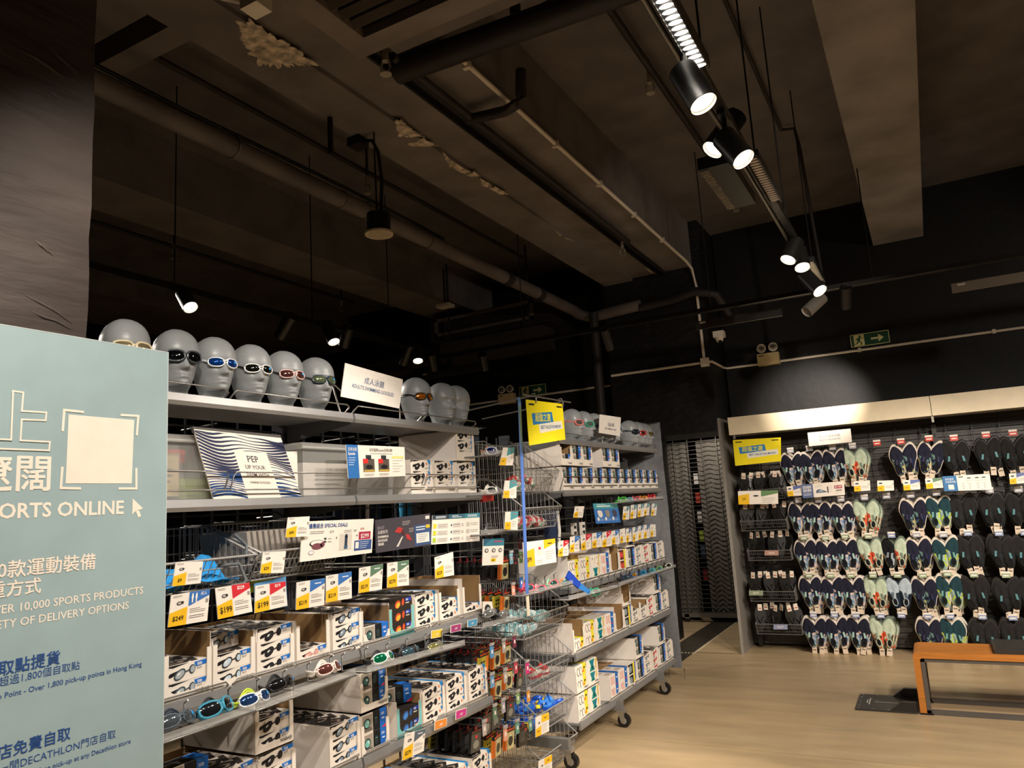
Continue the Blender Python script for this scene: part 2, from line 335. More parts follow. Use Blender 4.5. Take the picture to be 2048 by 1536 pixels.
# ceiling air units
t = thing('ceiling_air_unit', 'dark ceiling air unit with a slatted grille near the top of the room', 'air unit', (0, 0, 0))
q = MB('paint', '6f6762'); q.box(-2.2, -.7, 1.3, 3.0, 4.02, 4.6); part(q, 'body', t)
x0, x1, y0, y1 = -2.32, -.75, 1.35, 2.84
q = MB('paint', '857b73')
for b in ((x0, x1, y1-.13, y1), (x0, x1, y0, y0+.13), (x0, x0+.13, y0+.13, y1-.13), (x1-.13, x1, y0+.13, y1-.13)): q.box(*b, 3.95, 4.02)
part(q, 'grille_frame', t)
q = MB('paint', '0c0a09'); q.box(x0+.13, x1-.13, y0+.13, y1-.13, 4.0, 4.015); part(q, 'dark_recess', t)
for k in range(14):
    yy = y1-.2-k*.085; q = MB('paint', '5a4f47'); q.add([(x0+.13, yy, 3.955), (x1-.13, yy, 3.955), (x1-.13, yy-.03, 3.985), (x0+.13, yy-.03, 3.985), (x0+.13, yy+.008, 3.96), (x1-.13, yy+.008, 3.96), (x1-.13, yy-.022, 3.99), (x0+.13, yy-.022, 3.99)], [(0, 1, 2, 3), (4, 7, 6, 5), (0, 4, 5, 1), (2, 6, 7, 3)]); part(q, 'slat', t)
t = thing('ceiling_air_unit', 'long low dark air unit with a fine grille above the far wall', 'air unit')
P = [at(870, 640, 'y', 7.7), at(1065, 605, 'y', 7.7)]
ax0, ax1, az1, az0 = P[0].x, P[1].x, 3.98, 3.76
q = MB('paint', '2f2926'); q.box(ax0-.1, ax1+.2, 7.72, 8.4, 3.7, 4.0); part(q, 'body', t)
q = MB('paint', '6a5f55')
for b in ((ax0, ax1, az1-.035, az1), (ax0, ax1, az0, az0+.035), (ax0, ax0+.04, az0, az1), (ax1-.04, ax1, az0, az1)): q.box(b[0], b[1], 7.68, 7.72, b[2], b[3])
part(q, 'grille_frame', t)
q = MB('paint', '3a322d')
for k in range(38): xx = ax0+.05+(ax1-ax0-.1)*k/37; q.box(xx, xx+.012, 7.695, 7.715, az0+.03, az1-.03)
part(q, 'grille_bars', t, kind='stuff')
m = MB('paint', '2f2926'); m.box(-5.0, -3.6, 7.45, 7.75, 3.36, 3.6); m.box(-4.9, -4.88, 7.5, 7.52, 3.6, 4.6); m.box(-3.8, -3.78, 7.5, 7.52, 3.6, 4.6); solo(m, 'air_duct', 'dark boxed duct below the far air unit', 'duct')
for i, (dz, yy) in enumerate(((3.3, 7.2), (3.45, 7.6), (3.62, 7.9))):
    pipe('air_duct', ['lowest', 'middle', 'upper'][i]+' of three dark insulated pipes left of the far air unit', [(-9.0, yy, dz), (-5.3, yy+.05, dz)], .06)
# hung round speaker
p = at(758, 466, 'z', 3.37); t = thing('hanging_speaker', 'round black speaker with a white face hung on two cables', 'speaker', p)
q = MB('plastic', '0d0c0b'); q.cyl((0, 0, .0), (0, 0, .125), .075, n=28); part(q, 'housing', t)
q = MB('plastic', 'cbb99d'); q.cyl((0, 0, -.012), (0, 0, 0), .09, n=28); part(q, 'rim', t)
q = MB('matte', 'b9a88c'); q.disc((0, 0, -.0135), (0, 0, -1), .07, n=28); part(q, 'grille', t)
q = MB('plastic', '0d0c0b'); q.tube([(-.012, 0, .12), (-.015, 0, .69)], .006); part(q, 'suspension_wire', t)
q = MB('plastic', '0d0c0b'); q.tube([(.02, 0, .12), (.03, .01, .35), (.015, .0, .55), (-.03, 0, .64), (-.1, 0, .66)], .012); part(q, 'signal_cable', t)
q = MB('plastic', '1a1614'); q.box(-.2, -.1, -.05, .05, .63, .69); part(q, 'outlet_box', t)
# small white sensor box at the top, and the dome cameras
p = at(512, 12, 'z', 3.6); t = thing('white_sensor', 'white box sensor on the ceiling beside the flaked paint', 'sensor', p)
q = MB('plastic', 'efe4d2'); q.box(-.045, .045, -.04, .04, -.02, .06); part(q, 'body', t)
q = MB('plastic', 'efe4d2'); q.cyl((-.05, -.02, .03), (-.14, -.05, .07), .016); q.cyl((0, 0, .06), (0, 0, .5), .012); part(q, 'arm', t)
p = at(1436, 668, 'y', 7.9); t = thing('security_camera', 'white dome security camera on the corner of the dark pier', 'camera', p)
q = MB('plastic', 'e9decd'); q.box(-.055, .055, 0, .1, -.03, .035); part(q, 'housing', t)
q = MB('plastic', 'e9decd'); q.ring([[(r*math.cos(2*PI*k/14), .04+r*math.sin(2*PI*k/14), z) for k in range(14)] for r, z in ((.045, -.03), (.04, -.06), (.028, -.08))]); part(q, 'dome', t)
q = MB('gloss', '17130f'); q.cyl((.01, .02, -.075), (.014, .012, -.095), .018); part(q, 'eye', t)
p = at(890, 612, 'z', 3.7); t = thing('small_box', 'small pale detector box hung above the far left lamps', 'sensor', p)
q = MB('plastic', 'cbbfae'); q.box(-.08, .08, -.06, .06, -.015, .015); part(q, 'body', t); q = MB('plastic', '15110f'); q.cyl((0, 0, .01), (0, 0, .4), .01); part(q, 'stem', t)

# ------------------------------------------------------------------ exit signs and emergency lights
def exit_sign(x, y, z, wd, hg, lab):
    t = thing('exit_sign', lab, 'sign', (x, y, z))
    q = MB('plastic', '1d4a34'); q.box(0, wd, -.012, .012, 0, hg); part(q, 'plate', t)
    q = MB(); s = Q(q, (0, -.012, 0), (wd, -.012, 0), (wd, -.012, hg), (0, -.012, hg), .001); s.w, s.h = wd, hg
    Yl = 'd8d29a'; G = '1f5038'
    for r in ((0, 0, 1, .05), (0, .95, 1, 1), (0, 0, .018, 1), (.982, 0, 1, 1)): s.rect(*r, Yl)
    s.rect(.09, .07, .36, .93, Yl)
    s.poly([(.53, .42), (.72, .42), (.72, .2), (.86, .5), (.72, .8), (.72, .58), (.53, .58)], Yl)
    s.ell(.25, .8, .028, .085, G, 2)
    for pl in ([(.2, .7), (.27, .72), (.25, .45), (.18, .42)], [(.24, .72), (.33, .6), (.34, .66), (.26, .73)], [(.19, .7), (.13, .52), (.15, .48), (.21, .64)],
               [(.22, .46), (.3, .3), (.28, .12), (.25, .13), (.27, .28), (.19, .42)], [(.19, .47), (.15, .28), (.09, .24), (.1, .19), (.18, .24), (.22, .42)]): s.poly(pl, G, 2)
    part(q, 'pictogram', t)
exit_sign(-.56, 8.585, 3.035, .37, .135, 'green running-man exit sign with arrow on the wall above the shoe display')
exit_sign(-4.57, 8.635, 3.0, .39, .14, 'green running-man exit sign with arrow behind the yellow hanging sign')
def emerg(x, y, z, lab):
    t = thing('emergency_light', lab, 'light', (x, y, z))
    q = MB('plastic', 'c9b384'); q.box(-.115, .115, -.08, .0, -.13, .0); part(q, 'battery_box', t)
    for sx in (-.06, .065):
        q = MB('plastic', 'e3dccb'); q.cyl((sx, -.03, .062), (sx, -.075, .06), .042, .05, n=16); part(q, 'lamp_head', t)
        q = MB('metal', 'cfc8ba'); q.disc((sx, -.0765, .06), (0, -1, 0), .038, n=16); q.cyl((sx, -.077, .06), (sx, -.083, .06), .014, n=8, col='8a8174'); part(q, 'reflector', t)
    q = MB('paint', '2a2420'); q.box(-.1, -.04, -.081, -.0795, -.03, -.02); part(q, 'nameplate', t)
emerg(-1.4, 8.6, 3.1, 'beige twin-head emergency light on the wall left of the near exit sign'); emerg(-4.75, 8.65, 3.07, 'beige twin-head emergency light on the far wall left of its exit sign')

# ------------------------------------------------------------------ lighting tracks, spotlights, linear lamps
def track(name, label, p0, p1, hang):
    t = thing(name, label, 'track')
    q = MB('metal', '3a3734'); d = (Vector(p1)-Vector(p0)).normalized(); s = Vector((-d.y, d.x, 0))*.018
    v = [Vector(p)+k*s+Vector((0, 0, z)) for p in (p0, p1) for k in (-1, 1) for z in (0, .034)]
    q.add(v, [(0, 1, 3, 2), (4, 6, 7, 5), (0, 4, 5, 1), (2, 3, 7, 6), (0, 2, 6, 4), (1, 5, 7, 3)]); part(q, 'rail', t)
    q = MB('metal', '8a857d' if p0[0] == -.56 else '2a2725'); q.tube([Vector(p0)+s*2.2+Vector((0, 0, .01)), Vector(p1)+s*2.2+Vector((0, 0, .01))], .012, n=6); part(q, 'side_conduit', t)
    for h in hang:
        p = Vector(p0).lerp(Vector(p1), h); q = MB('paint', '17130f'); q.cyl(p+Vector((0, 0, .03)), (p.x, p.y, 4.6), .005, n=5); part(q, 'suspension_rod', t)
    return t
track('lighting_track', 'suspended lighting track with spotlights running toward the shoe wall', (-.56, .5, TZ), (-.56, 6.35, TZ), (.2, .38, .55, .7, .9))
track('lighting_track', 'dark lighting track crossing the room in front of the back wall', (-4.4, 6.35, TZ), (2.6, 6.35, TZ), (.16, .42, .6))
track('lighting_track', 'dark lighting track over the far side of the goggles shelving', (-4.2, 1.8, TZ), (-4.2, 6.35, TZ), (.3, .58, .8))
HL = .19
def spotlight(tail_px, mouth_px, lit, label, r=.05, colr='1b1a19', power=0, ang=40, flip=False, L=HL, track=None):
    """a cylinder lamp: its upper end was measured at tail_px just under the track, its mouth at mouth_px"""
    T = at(*tail_px, 'z', TZ-.09); ax, val = track
    if ax == 'x': T = at(*tail_px, 'x', val)
    else: T = at(*tail_px, 'y', val)
    d = (at(*mouth_px, 'z', 3.0)-CAM).normalized(); b = (T-CAM).dot(d); c2 = (T-CAM).length_squared-b*b
    L = min(max(.13, math.sqrt(max(c2, 0))*1.22), .2); off = math.sqrt(max(L*L-c2, 0)); Mo = CAM+d*(b+(off if flip else -off))
    D = (Mo-T); D = D.normalized() if D.length > .01 else Vector((0, 0, -1)); Mo = T+D*L
    t = thing('spotlight', label, 'spotlight', T)
    q = MB('plastic', colr); q.tube([-D*.02, D*(L-.02)], r, n=24); q.tube([D*(L-.021), D*L], [r, r], n=24, caps=False); part(q, 'housing', t)
    q = MB('gloss', 'cfc6b8'); q.tube([D*(L-.03), D*(L+.001)], r*.93, n=24, caps=False); part(q, 'reflector_ring', t)
    q = MB('emit' if lit else 'gloss', ('fff0d8' if lit else '6b655d')); q.disc(D*(L-.012), D, r*(.86), n=24); part(q, 'lens', t)
    q = MB('plastic', '161514'); hz = max(.03, TZ-T.z); q.tube([(0, 0, 0), (0, 0, hz)], .012); q.box(-.016, .016, -.05, .05, hz-.015, hz+.004); part(q, 'stem', t)
    if power: spot(Mo+D*.01, Mo+D, power, ang, .5, .03)
    return t
X1 = -.56
spotlight((1370, 150), (1407, 208), 1, track=('x', -.56), label='large lit black spotlight nearest under the bright linear lamp', power=110)
spotlight((1468, 240), (1425, 300), 1, track=('x', -.56), label='black spotlight tilted left, crossing in front of its lit neighbour', power=140, ang=62)
spotlight((1452, 280), (1487, 319), 1, track=('x', -.56), label='lit black spotlight tilted right beneath the black cassette lamp', power=110)
spotlight((1590, 487), (1576, 520), 1, track=('x', -.56), label='lit black spotlight tilted left in the far cluster of the track', power=230, ang=62)
spotlight((1598, 505), (1605, 535), 1, track=('x', -.56), label='lit black spotlight second in the far cluster of the track', power=150)
spotlight((1612, 553), (1640, 582), 1, track=('x', -.56), label='black spotlight tilted right at the end of the track', power=110)
spotlight((1641, 598), (1613, 624), 0, track=('y', 6.35), label='silver-lit grey spotlight hanging lowest where the tracks cross', colr='8a847c', power=0)
spot((-.62, 6.6, 3.0), (-.93, 8.1, 2.5), 330, 40, .9, .03)
spotlight((1691, 577), (1691, 614), 0, track=('y', 6.35), flip=True, label='dark spotlight pointing straight down on the cross track, near the exit sign', r=.045)
spotlight((1208, 662), (1219, 697), 0, track=('y', 6.35), flip=True, label='dark spotlight on the cross track in front of the pier', r=.045)
spotlight((368, 590), (381, 615), 1, track=('x', -4.2), label='lit spotlight on the left track above the row of heads', power=120, ang=70)
spotlight((582, 635), (560, 672), 0, track=('x', -4.2), flip=True, label='unlit black spotlight second along the left track')
spotlight((655, 650), (668, 684), 1, track=('x', -4.2), label='lit spotlight third along the left track', power=120, ang=70)
spotlight((697, 657), (688, 690), 0, track=('x', -4.2), flip=True, label='unlit spotlight close behind the lit one on the left track')
spotlight((820, 693), (806, 727), 0, track=('x', -4.2), flip=True, label='unlit spotlight tilted left near the end of the left track')
spotlight((834, 695), (836, 722), 1, track=('x', -4.2), label='small lit spotlight at the far end of the left track', power=120, ang=70)
spotlight((862, 710), (868, 738), 0, track=('x', -4.2), flip=True, label='last unlit spotlight on the left track')
spotlight((965, 712), (970, 738), 0, track=('y', 6.35), flip=True, label='dark spotlight on the cross track above the yellow sign', r=.045)
def linear(y0, y1, x, lit, label, tilt=False):
    t = thing('linear_lamp', label, 'lamp')
    q = MB('plastic', '1b1917'); z = TZ-.045; q.box(x-.032, x+.032, y0, y1, z+.012, z+.04); q.box(x-.032, x-.026, y0, y1, z-.01, z+.012); q.box(x+.026, x+.032, y0, y1, z-.01, z+.012); part(q, 'housing', t)
    n = max(6, int((y1-y0)/.032))
    for k in range(n):
        ya = y0+(y1-y0)*k/n; q = MB('emit' if lit else 'gloss', 'fff6e6' if lit else 'b9ada0'); q.ell = None
        q.face([(x+.024*math.cos(a), ya+.016+.012*math.sin(a), z+.002) for a in [-2*PI*i/10 for i in range(10)]]); part(q, 'cell', t)
    return t
linear(1.7, 2.54, X1+.03, 1, 'brightly lit linear lamp with round cells nearest on the track')
linear(3.41, 4.02, X1+.03, 0, 'unlit linear lamp with pale cells halfway along the track')
linear(5.3, 5.85, X1+.03, 0, 'small unlit linear lamp at the far end of the track')
spot((X1+.03, 2.1, TZ-.08), (X1-.1, 2.3, 0), 60, 120, .8, .1)
t = thing('cassette_lamp', 'black box lamp with a fine grille hung beside the track', 'lamp')
q = MB('plastic', '141210'); q.box(-.78, -.63, 3.42, 4.02, TZ-.03, TZ+.03); part(q, 'housing', t)
q = MB('gloss', '7d7468')
for k in range(26): yy = 3.44+k*.022; q.box(-.775, -.735, yy, yy+.012, TZ-.034, TZ-.03)
part(q, 'louvre_strip', t, kind='stuff')
for (x0, x1, y, z, lab, c) in [(-1.62, -.9, 6.4, 3.02, 'thin dark linear lamp below the cross track left of the silver spotlight', '2a2622'), (.32, 1.6, 6.5, 3.0, 'grey-brown linear lamp housing below the cross track, top right', '6a6055'), (-4.6, -3.85, 6.45, 2.98, 'dark linear lamp housing beyond the left track', '2b2723')]:
    t = thing('linear_lamp', lab, 'lamp'); q = MB('plastic', c); q.box(x0, x1, y, y+.03, z, z+.07); part(q, 'housing', t)
    q = MB('gloss', 'b9ae9f'); q.box(x0+.04, x0+.09, y-.002, y, z+.045, z+.06); part(q, 'clip', t); q = MB('plastic', '15120f'); q.box((x0+x1)/2-.02, (x0+x1)/2+.02, y, y+.02, z+.07, TZ); part(q, 'bracket', t)
# ================================================================== shelving run
XF, XB = -2.2, -2.62
SH = {'top': 2.045, 'second': 1.685, 'third': 1.045, 'fourth': .612, 'lowest': .185}
DK, SHC = '4a4c50', '8d8c8b'
def gondola(y0, y1, shelves, label, arms, guards=2, top=2.06):
    t = thing('shelving_unit', label, 'shelving', (XB, (y0+y1)/2, 0)); o = Vector((XB, (y0+y1)/2, 0)); h = (y1-y0)/2
    for s in (-1, 1):
        q = MB('steel', DK); yy = s*(h-.02); q.box(-.035, .035, yy-.018, yy+.018, .1, top)
        for k in range(18): z = .25+k*.1; q.box(.0351, .0356, yy-.006, yy+.006, z, z+.05, '141414')
        part(q, 'upright', t)
    q = MB('steel', '4a4c4f')
    nv = max(3, round(2*h/.13))
    for k in range(1, nv): yy = -h+2*h*k/nv; q.box(-.004, .004, yy-.004, yy+.004, .15, top-.02)
    for k in range(26): z = .18+k*.073; q.box(-.009, -.003, -h+.04, h-.04, z-.0035, z+.0035)
    part(q, 'wire_mesh', t, kind='stuff')
    for nm in shelves:
        z = SH[nm]; d = .42
        q = MB('steel', SHC); q.box(0, d-.004, -h+.006, h-.006, z-.012, z, '8f8f8e')
        lip = [(d-.006, z-.04), (d+.008, z-.04), (d+.012, z-.024), (d+.006, z+.004), (d-.004, z+.004), (d-.004, z-.012)]
        if nm in ('top', 'second'): lip = [(d-.006, z-.036), (d+.006, z-.036), (d+.012, z-.022), (d+.006, z+.004), (d-.004, z+.004), (d-.004, z-.012)]
        q.ring([[(x, yy, zz) for x, zz in lip] for yy in (-h+.006, h-.006)], sm=False)
        for s in (-1, 1): q.add([(0, s*(h-.01), z-.012), (d-.02, s*(h-.01), z-.012), (d-.02, s*(h-.01), z-.04), (0, s*(h-.01), z-.1)], [(0, 1, 2, 3)], '6e6e6e')
        sf = part(q, 'shelf', t)
        hs = {'top': (.035,), 'second': (.095, .035), 'third': (.02,), 'fourth': (.02,), 'lowest': (.02,)}[nm]
        for g in range(guards):
            a = -h+.02+(2*h-.02)*g/guards; b = a+(2*h-.02)/guards-.025; q = MB('metal', '9b9a98')
            zt = z+hs[0]+.004; q.tube([(d-.03, a, z), (d+.004, a, zt-.012), (d+.006, a+.012, zt), (d+.006, b-.012, zt), (d+.004, b, zt-.012), (d-.03, b, z)], .0032, n=5)
            for e in hs[1:]: q.tube([(d+.005, a, z+e), (d+.005, b, z+e)], .0028, n=5)
            part(q, 'wire_guard', sf)
    for k, ya in enumerate(arms):
        yy = ya-o.y
        q = MB('steel', '7d7c79'); q.box(.0, .47, yy-.022, yy+.022, .115, .175); part(q, 'base_arm', t)
        c = part(MB('metal', 'b8b4ac').box(.43, .49, yy-.03, yy+.03, .1, .115).add([(.44, yy-.026, .1), (.485, yy-.026, .1), (.49, yy-.026, .045), (.46, yy-.026, .03)], [(0, 1, 2, 3)]).add([(.44, yy+.026, .1), (.485, yy+.026, .1), (.49, yy+.026, .045), (.46, yy+.026, .03)], [(0, 1, 2, 3)]), 'castor', t)
        q = MB('plastic', '161514'); q.cyl((.475, yy-.017, .046), (.475, yy+.017, .046), .046, n=20); q.cyl((.475, yy-.019, .046), (.475, yy+.019, .046), .022, n=12, col='8d8a84'); part(q, 'wheel', c)
    return t
gondola(1.235, 2.565, ['top', 'second', 'third', 'fourth', 'lowest'], 'grey mobile shelving unit nearest the poster, under six goggled heads', (1.4,))
gondola(2.565, 3.625, ['top', 'second', 'third', 'fourth', 'lowest'], 'grey mobile shelving unit under the adult goggles sign', ())
gondola(3.625, 4.69, [], 'shelf-less mesh bay of hooks and wire baskets between the shelves', (4.43,), top=2.1)
gondola(4.69, 5.74, ['top', 'second', 'third', 'fourth', 'lowest'], 'grey shelving unit beyond the baskets, carrying kids goggles', (5.34,))
gondola(5.74, 6.80, ['top', 'second', 'third', 'fourth', 'lowest'], 'last grey shelving unit, beside the grey end sheet', (6.29,))

# ------------------------------------------------------------------ mannequin heads
def head_mb():
    LV = [(0, .026, .088, .060), (.012, .020, .082, .052), (.026, .026, .078, .049), (.036, .050, .079, .050), (.043, .074, .080, .053), (.052, .085, .082, .057), (.066, .089, .085, .062),
          (.082, .090, .090, .067), (.1, .089, .096, .071), (.118, .089, .101, .0745), (.136, .0885, .105, .077), (.152, .089, .107, .0795), (.168, .0905, .108, .083), (.184, .0925, .109, .085), (.2, .0915, .108, .0845),
          (.217, .0875, .105, .082), (.233, .081, .099, .076), (.249, .0705, .089, .0675), (.262, .0575, .075, .056), (.273, .041, .057, .0425), (.281, .023, .036, .026), (.285, .004, .012, .008)]
    g = lambda x, s: math.exp(-(x/s)**2)
    N = 44; rings = []
    for z, f, b, w in LV_interp(LV, 3):
        r = []
        for k in range(N):
            a = 2*PI*k/N; ca, sa = math.cos(a), math.sin(a)
            ex = .88
            x = (f if ca > 0 else b)*(abs(ca)**ex)*(1 if ca > 0 else -1); y = w*(abs(sa)**ex)*(1 if sa > 0 else -1)
            kf = .42+.58*min(1, max(0, (z-.035)/.13))
            if ca > 0: y *= 1-(1-kf)*ca**1.3*.9
            if ca > .2:
                d = 0; fr = min(1, (ca-.2)*2)
                t = (.172-z)/.06
                if 0 < t < 1.14: d += (.004+.036*t**1.25)*(1 if t < 1 else max(0, 1-(t-1)/.14))*g(y, .009+.006*t)
                d += .005*g(z-.115, .007)*g(abs(y)-.014, .006)
                d += .010*g(z-.089, .0046)*g(y, .021)+.011*g(z-.077, .005)*g(y, .018)-.009*g(z-.083, .0024)*g(y, .028)-.004*g(z-.066, .006)*g(y, .02)
                d += .009*g(z-.05, .011)*g(y, .017)
                d -= .015*g(z-.16, .014)*g(abs(y)-.032, .017); d += .007*g(z-.156, .008)*g(abs(y)-.032, .013)-.003*g(z-.15, .002)*g(abs(y)-.032, .014)
                d += .006*g(z-.18, .006)*g(abs(y)-.03, .022)
                d += .005*g(z-.122, .016)*g(abs(y)-.046, .016)-.004*g(z-.09, .02)*g(abs(y)-.045, .014)
                x += d*fr
            e = g(z-.145, .028)*g(x+.012, .017)
            if abs(sa) > .5: y += (1 if y > 0 else -1)*(.011*e-.006*g(z-.147, .014)*g(x+.01, .008))
            r.append((x, y, z))
        rings.append(r)
    q = MB('skin', '8b8e8f'); q.ring(rings); return q
def LV_interp(L, n):
    out = []
    for a, b in zip(L, L[1:]):
        for i in range(n): t = i/n; out.append(tuple(p*(1-t)+r*t for p, r in zip(a, b)))
    return out+[L[-1]]
HEAD = head_mb().mesh('head')
def ellp(c, e1, e2, a, b, n=20, p=2.): return [Vector(c)+Vector(e1)*a*math.copysign(abs(math.cos(t))**(2/p), math.cos(t))+Vector(e2)*b*math.copysign(abs(math.sin(t))**(2/p), math.sin(t)) for t in [2*PI*k/n for k in range(n)]]
def goggles(name, label, cat, frame, lens, strap, worn=True, mask=False, sz=1., group=None, clear=False, dot=True):
    """local frame: eyes look along +X, origin between the lenses"""
    t = thing(name, label, cat, group=group)
    for s in (-1, 1):
        yaw = s*.42; e1 = Vector((-math.sin(abs(yaw))*s*1.0, math.cos(yaw), 0)); e1 = e1.normalized(); e2 = Vector((-.12, 0, 1)).normalized(); nn = e1.cross(e2).normalized()
        a, b = (.035, .0225) if mask else (.031, .0185)
        c = Vector((-.004, s*.037 if mask else s*.0345, 0)); rim = ellp(c, e1, e2, a, b, 20, 2.5)
        q = MB('gloss', frame); q.tube(rim, .005 if mask else .0038, n=6, closed=True)
        bk = [p-nn*.016+(p-c)*.12 for p in rim]; q.ring([rim, bk], caps=False); part(q, 'frame', t)
        q = MB('clear' if clear else 'lens', lens); dm = [p+nn*.002 for p in rim]; q.add([c+nn*.008]+[c+(p-c)*.6+nn*.0068 for p in rim]+dm, [(0, 1+k, 1+(k+1) % 20) for k in range(20)]+[(1+k, 21+k, 21+(k+1) % 20, 1+(k+1) % 20) for k in range(20)], None, None, True); part(q, 'lens', t)
        if dot and s > 0: q = MB('paper', '2f8fd6'); q.disc(c+nn*.0092+e1*.008+e2*.004, nn, .006); part(q, 'sticker', t)
    q = MB('gloss', frame); q.tube([(.006, -.012, .004), (.012, 0, .008), (.006, .012, .004)], .004); q.tube([(.002, -.012, -.004), (.008, 0, 0), (.002, .012, -.004)], .003); part(q, 'nose_bridge', t)
    q = MB('plastic', strap)
    if worn:
        for dz in (0, .014):
            pts = [(-.016, -.062, 0)]+[(-.095+.108*math.cos(a)*(.75 if math.cos(a) > 0 else 1), .0865*math.sin(a), .01+dz*(1-math.cos(a))*.6) for a in [-1.05-(2*PI-2.1)*k/14 for k in range(15)]]+[(-.016, .062, 0)]
            q.tube(pts, .0042, n=5)
    else:
        rr = random.Random(len(label)*7+ord(label[3])); k1 = rr.uniform(.03, .055)
        for dz in (0, .008):
            q.tube([(-.014, -.064, 0), (-.03, -.07, .004)]+[(-.04-k1*(1+math.sin(a))*.6, .06*math.cos(a), .012+dz+.018*math.sin(3*a)) for a in [PI+PI*2*i/16*.5 for i in range(17)]]+[(-.03, .07, .004), (-.014, .064, 0)], .0038, n=5)
    part(q, 'strap', t)
    t.scale = (sz,)*3
    return t
HROW = [(1.535, 'with a black-strapped pair, nearest the column'), (1.73, 'second from the column, dark lenses over teal frame'), (1.893, 'wearing blue-lens white-frame goggles'), (2.067, 'wearing black and white goggles'), (2.24, 'wearing pink-lens goggles'), (2.427, 'left of the adult goggles sign'),
        (3.162, 'right of the adult goggles sign, orange lenses'), (3.40, 'bare-faced, left one of the two'), (3.54, 'bare-faced, right one of the two')]
GSTY = [('e0d2ae', 'c7b68c', '15141a', 1), ('3f4448', '14161a', '2f8fa6', 1), ('dfe0e0', '1d4fa8', 'cfd2d2', 0), ('d9d9d8', '22241e', '1a1a1c', 0), ('d8b9b2', '7a4a45', '2a2a2c', 0), ('21303c', '8c9a72', '3a3a3c', 0), ('16150f', 'd2791d', '17171a', 0)]
HZ = 2.046
def head(y, label, gi=None, x=-2.283, rz=0., group='grey mannequin heads on the top shelf', gl=None):
    o = bpy.data.objects.new('mannequin_head', HEAD); COL.objects.link(o); o.location = (x, y, HZ); o.rotation_euler = (0, 0, rz); o.scale = (.86, .88, .87); tag(o, label, 'mannequin head', group)
    if gi is not None:
        f, l, s, mk = gi
        g = goggles('swim_goggles', gl, 'goggles', f, l, s, True, bool(mk), .88, 'goggles worn by the mannequin heads', dot=(not mk))
        v = Matrix.Rotation(rz, 3, 'Z') @ Vector((.0805, 0, .137)); g.location = Vector((x, y, HZ))+v; g.rotation_euler = (0, 0, rz)
GN = ['sand-gold goggles with a wide black strap on the head nearest the column', 'dark mask goggles with teal brow on the second head', 'white goggles with blue mirror lenses on the third head', 'white-rimmed goggles with black lenses on the fourth head', 'pale pink goggles with brown lenses on the fifth head', 'dark goggles with green-gold mirror lenses on the sixth head', 'black goggles with orange mirror lenses right of the sign']
for i, (y, lb) in enumerate(HROW):
    head(y, 'grey mannequin head '+lb, GSTY[i] if i < 7 else None, rz=random.uniform(-.05, .05)-.24, gl=GN[i] if i < 7 else None)
H2 = [(5.12, ('e2807a', '8f8a86', 'd87a74', 1), 'coral pink'), (5.325, ('3fae93', '87968e', '3fae93', 1), 'sea green'), (5.54, ('1c3a5c', '2b3c50', '20262e', 1), 'dark blue'), (5.74, ('16161a', '2a2a30', '16161a', 1), 'black'), (5.9, ('2b4f86', '33425c', '20262e', 0), 'navy blue'),
      (6.34, ('1a2027', '39424c', '1a2027', 1), 'grey-black'), (6.53, ('d8483f', '7a4040', 'c23c35', 1), 'red'), (6.63, None, ''), (6.72, ('1c1c18', 'a08d3a', '1c1c18', 0), 'black and yellow')]
for i, (y, s, cn) in enumerate(H2):
    sd = 'far unit, left of its white sign' if i < 5 else 'far unit, right of its white sign'
    head(y, f'grey mannequin head in {cn} goggles, {sd}' if s else 'bare grey mannequin head between goggled ones, far unit', s, -2.283, -.12, 'grey mannequin heads on the far top shelf', f'{cn} goggles on a head of the far shelving unit')

# ------------------------------------------------------------------ goggles boxes: one mesh per design
W, D5 = .165, .07
def gogg_art(s, cu, cv, k, lens, frame='17171a', strap='17171a', flip=1):
    s.poly([(cu-.36*k, cv-.02), (cu-.3*k, cv+.12*k), (cu-.1*k, cv+.22*k), (cu-.08*k, cv+.05), (cu-.26*k, cv-.12*k), (cu-.35*k, cv-.14*k)], strap, 1.5)
    s.ell(cu-.06*k, cv-.05*k, .165*k, .30*k, frame, 2, 14, .5); s.ell(cu-.06*k, cv-.05*k, .125*k, .215*k, lens, 3, 14, .5)
    s.ell(cu+.26*k, cv+.12*k, .085*k, .30*k, frame, 2, 12, -.25); s.ell(cu+.27*k, cv+.12*k, .058*k, .22*k, lens, 3, 12, -.25)
    s.poly([(cu+.06*k, cv+.07*k), (cu+.19*k, cv+.17*k), (cu+.19*k, cv+.08*k), (cu+.07*k, cv-.02)], frame, 2.5)
    s.ell(cu-.09*k, cv, .05*k, .06*k, 'e9e6e2', 4, 8, .5)
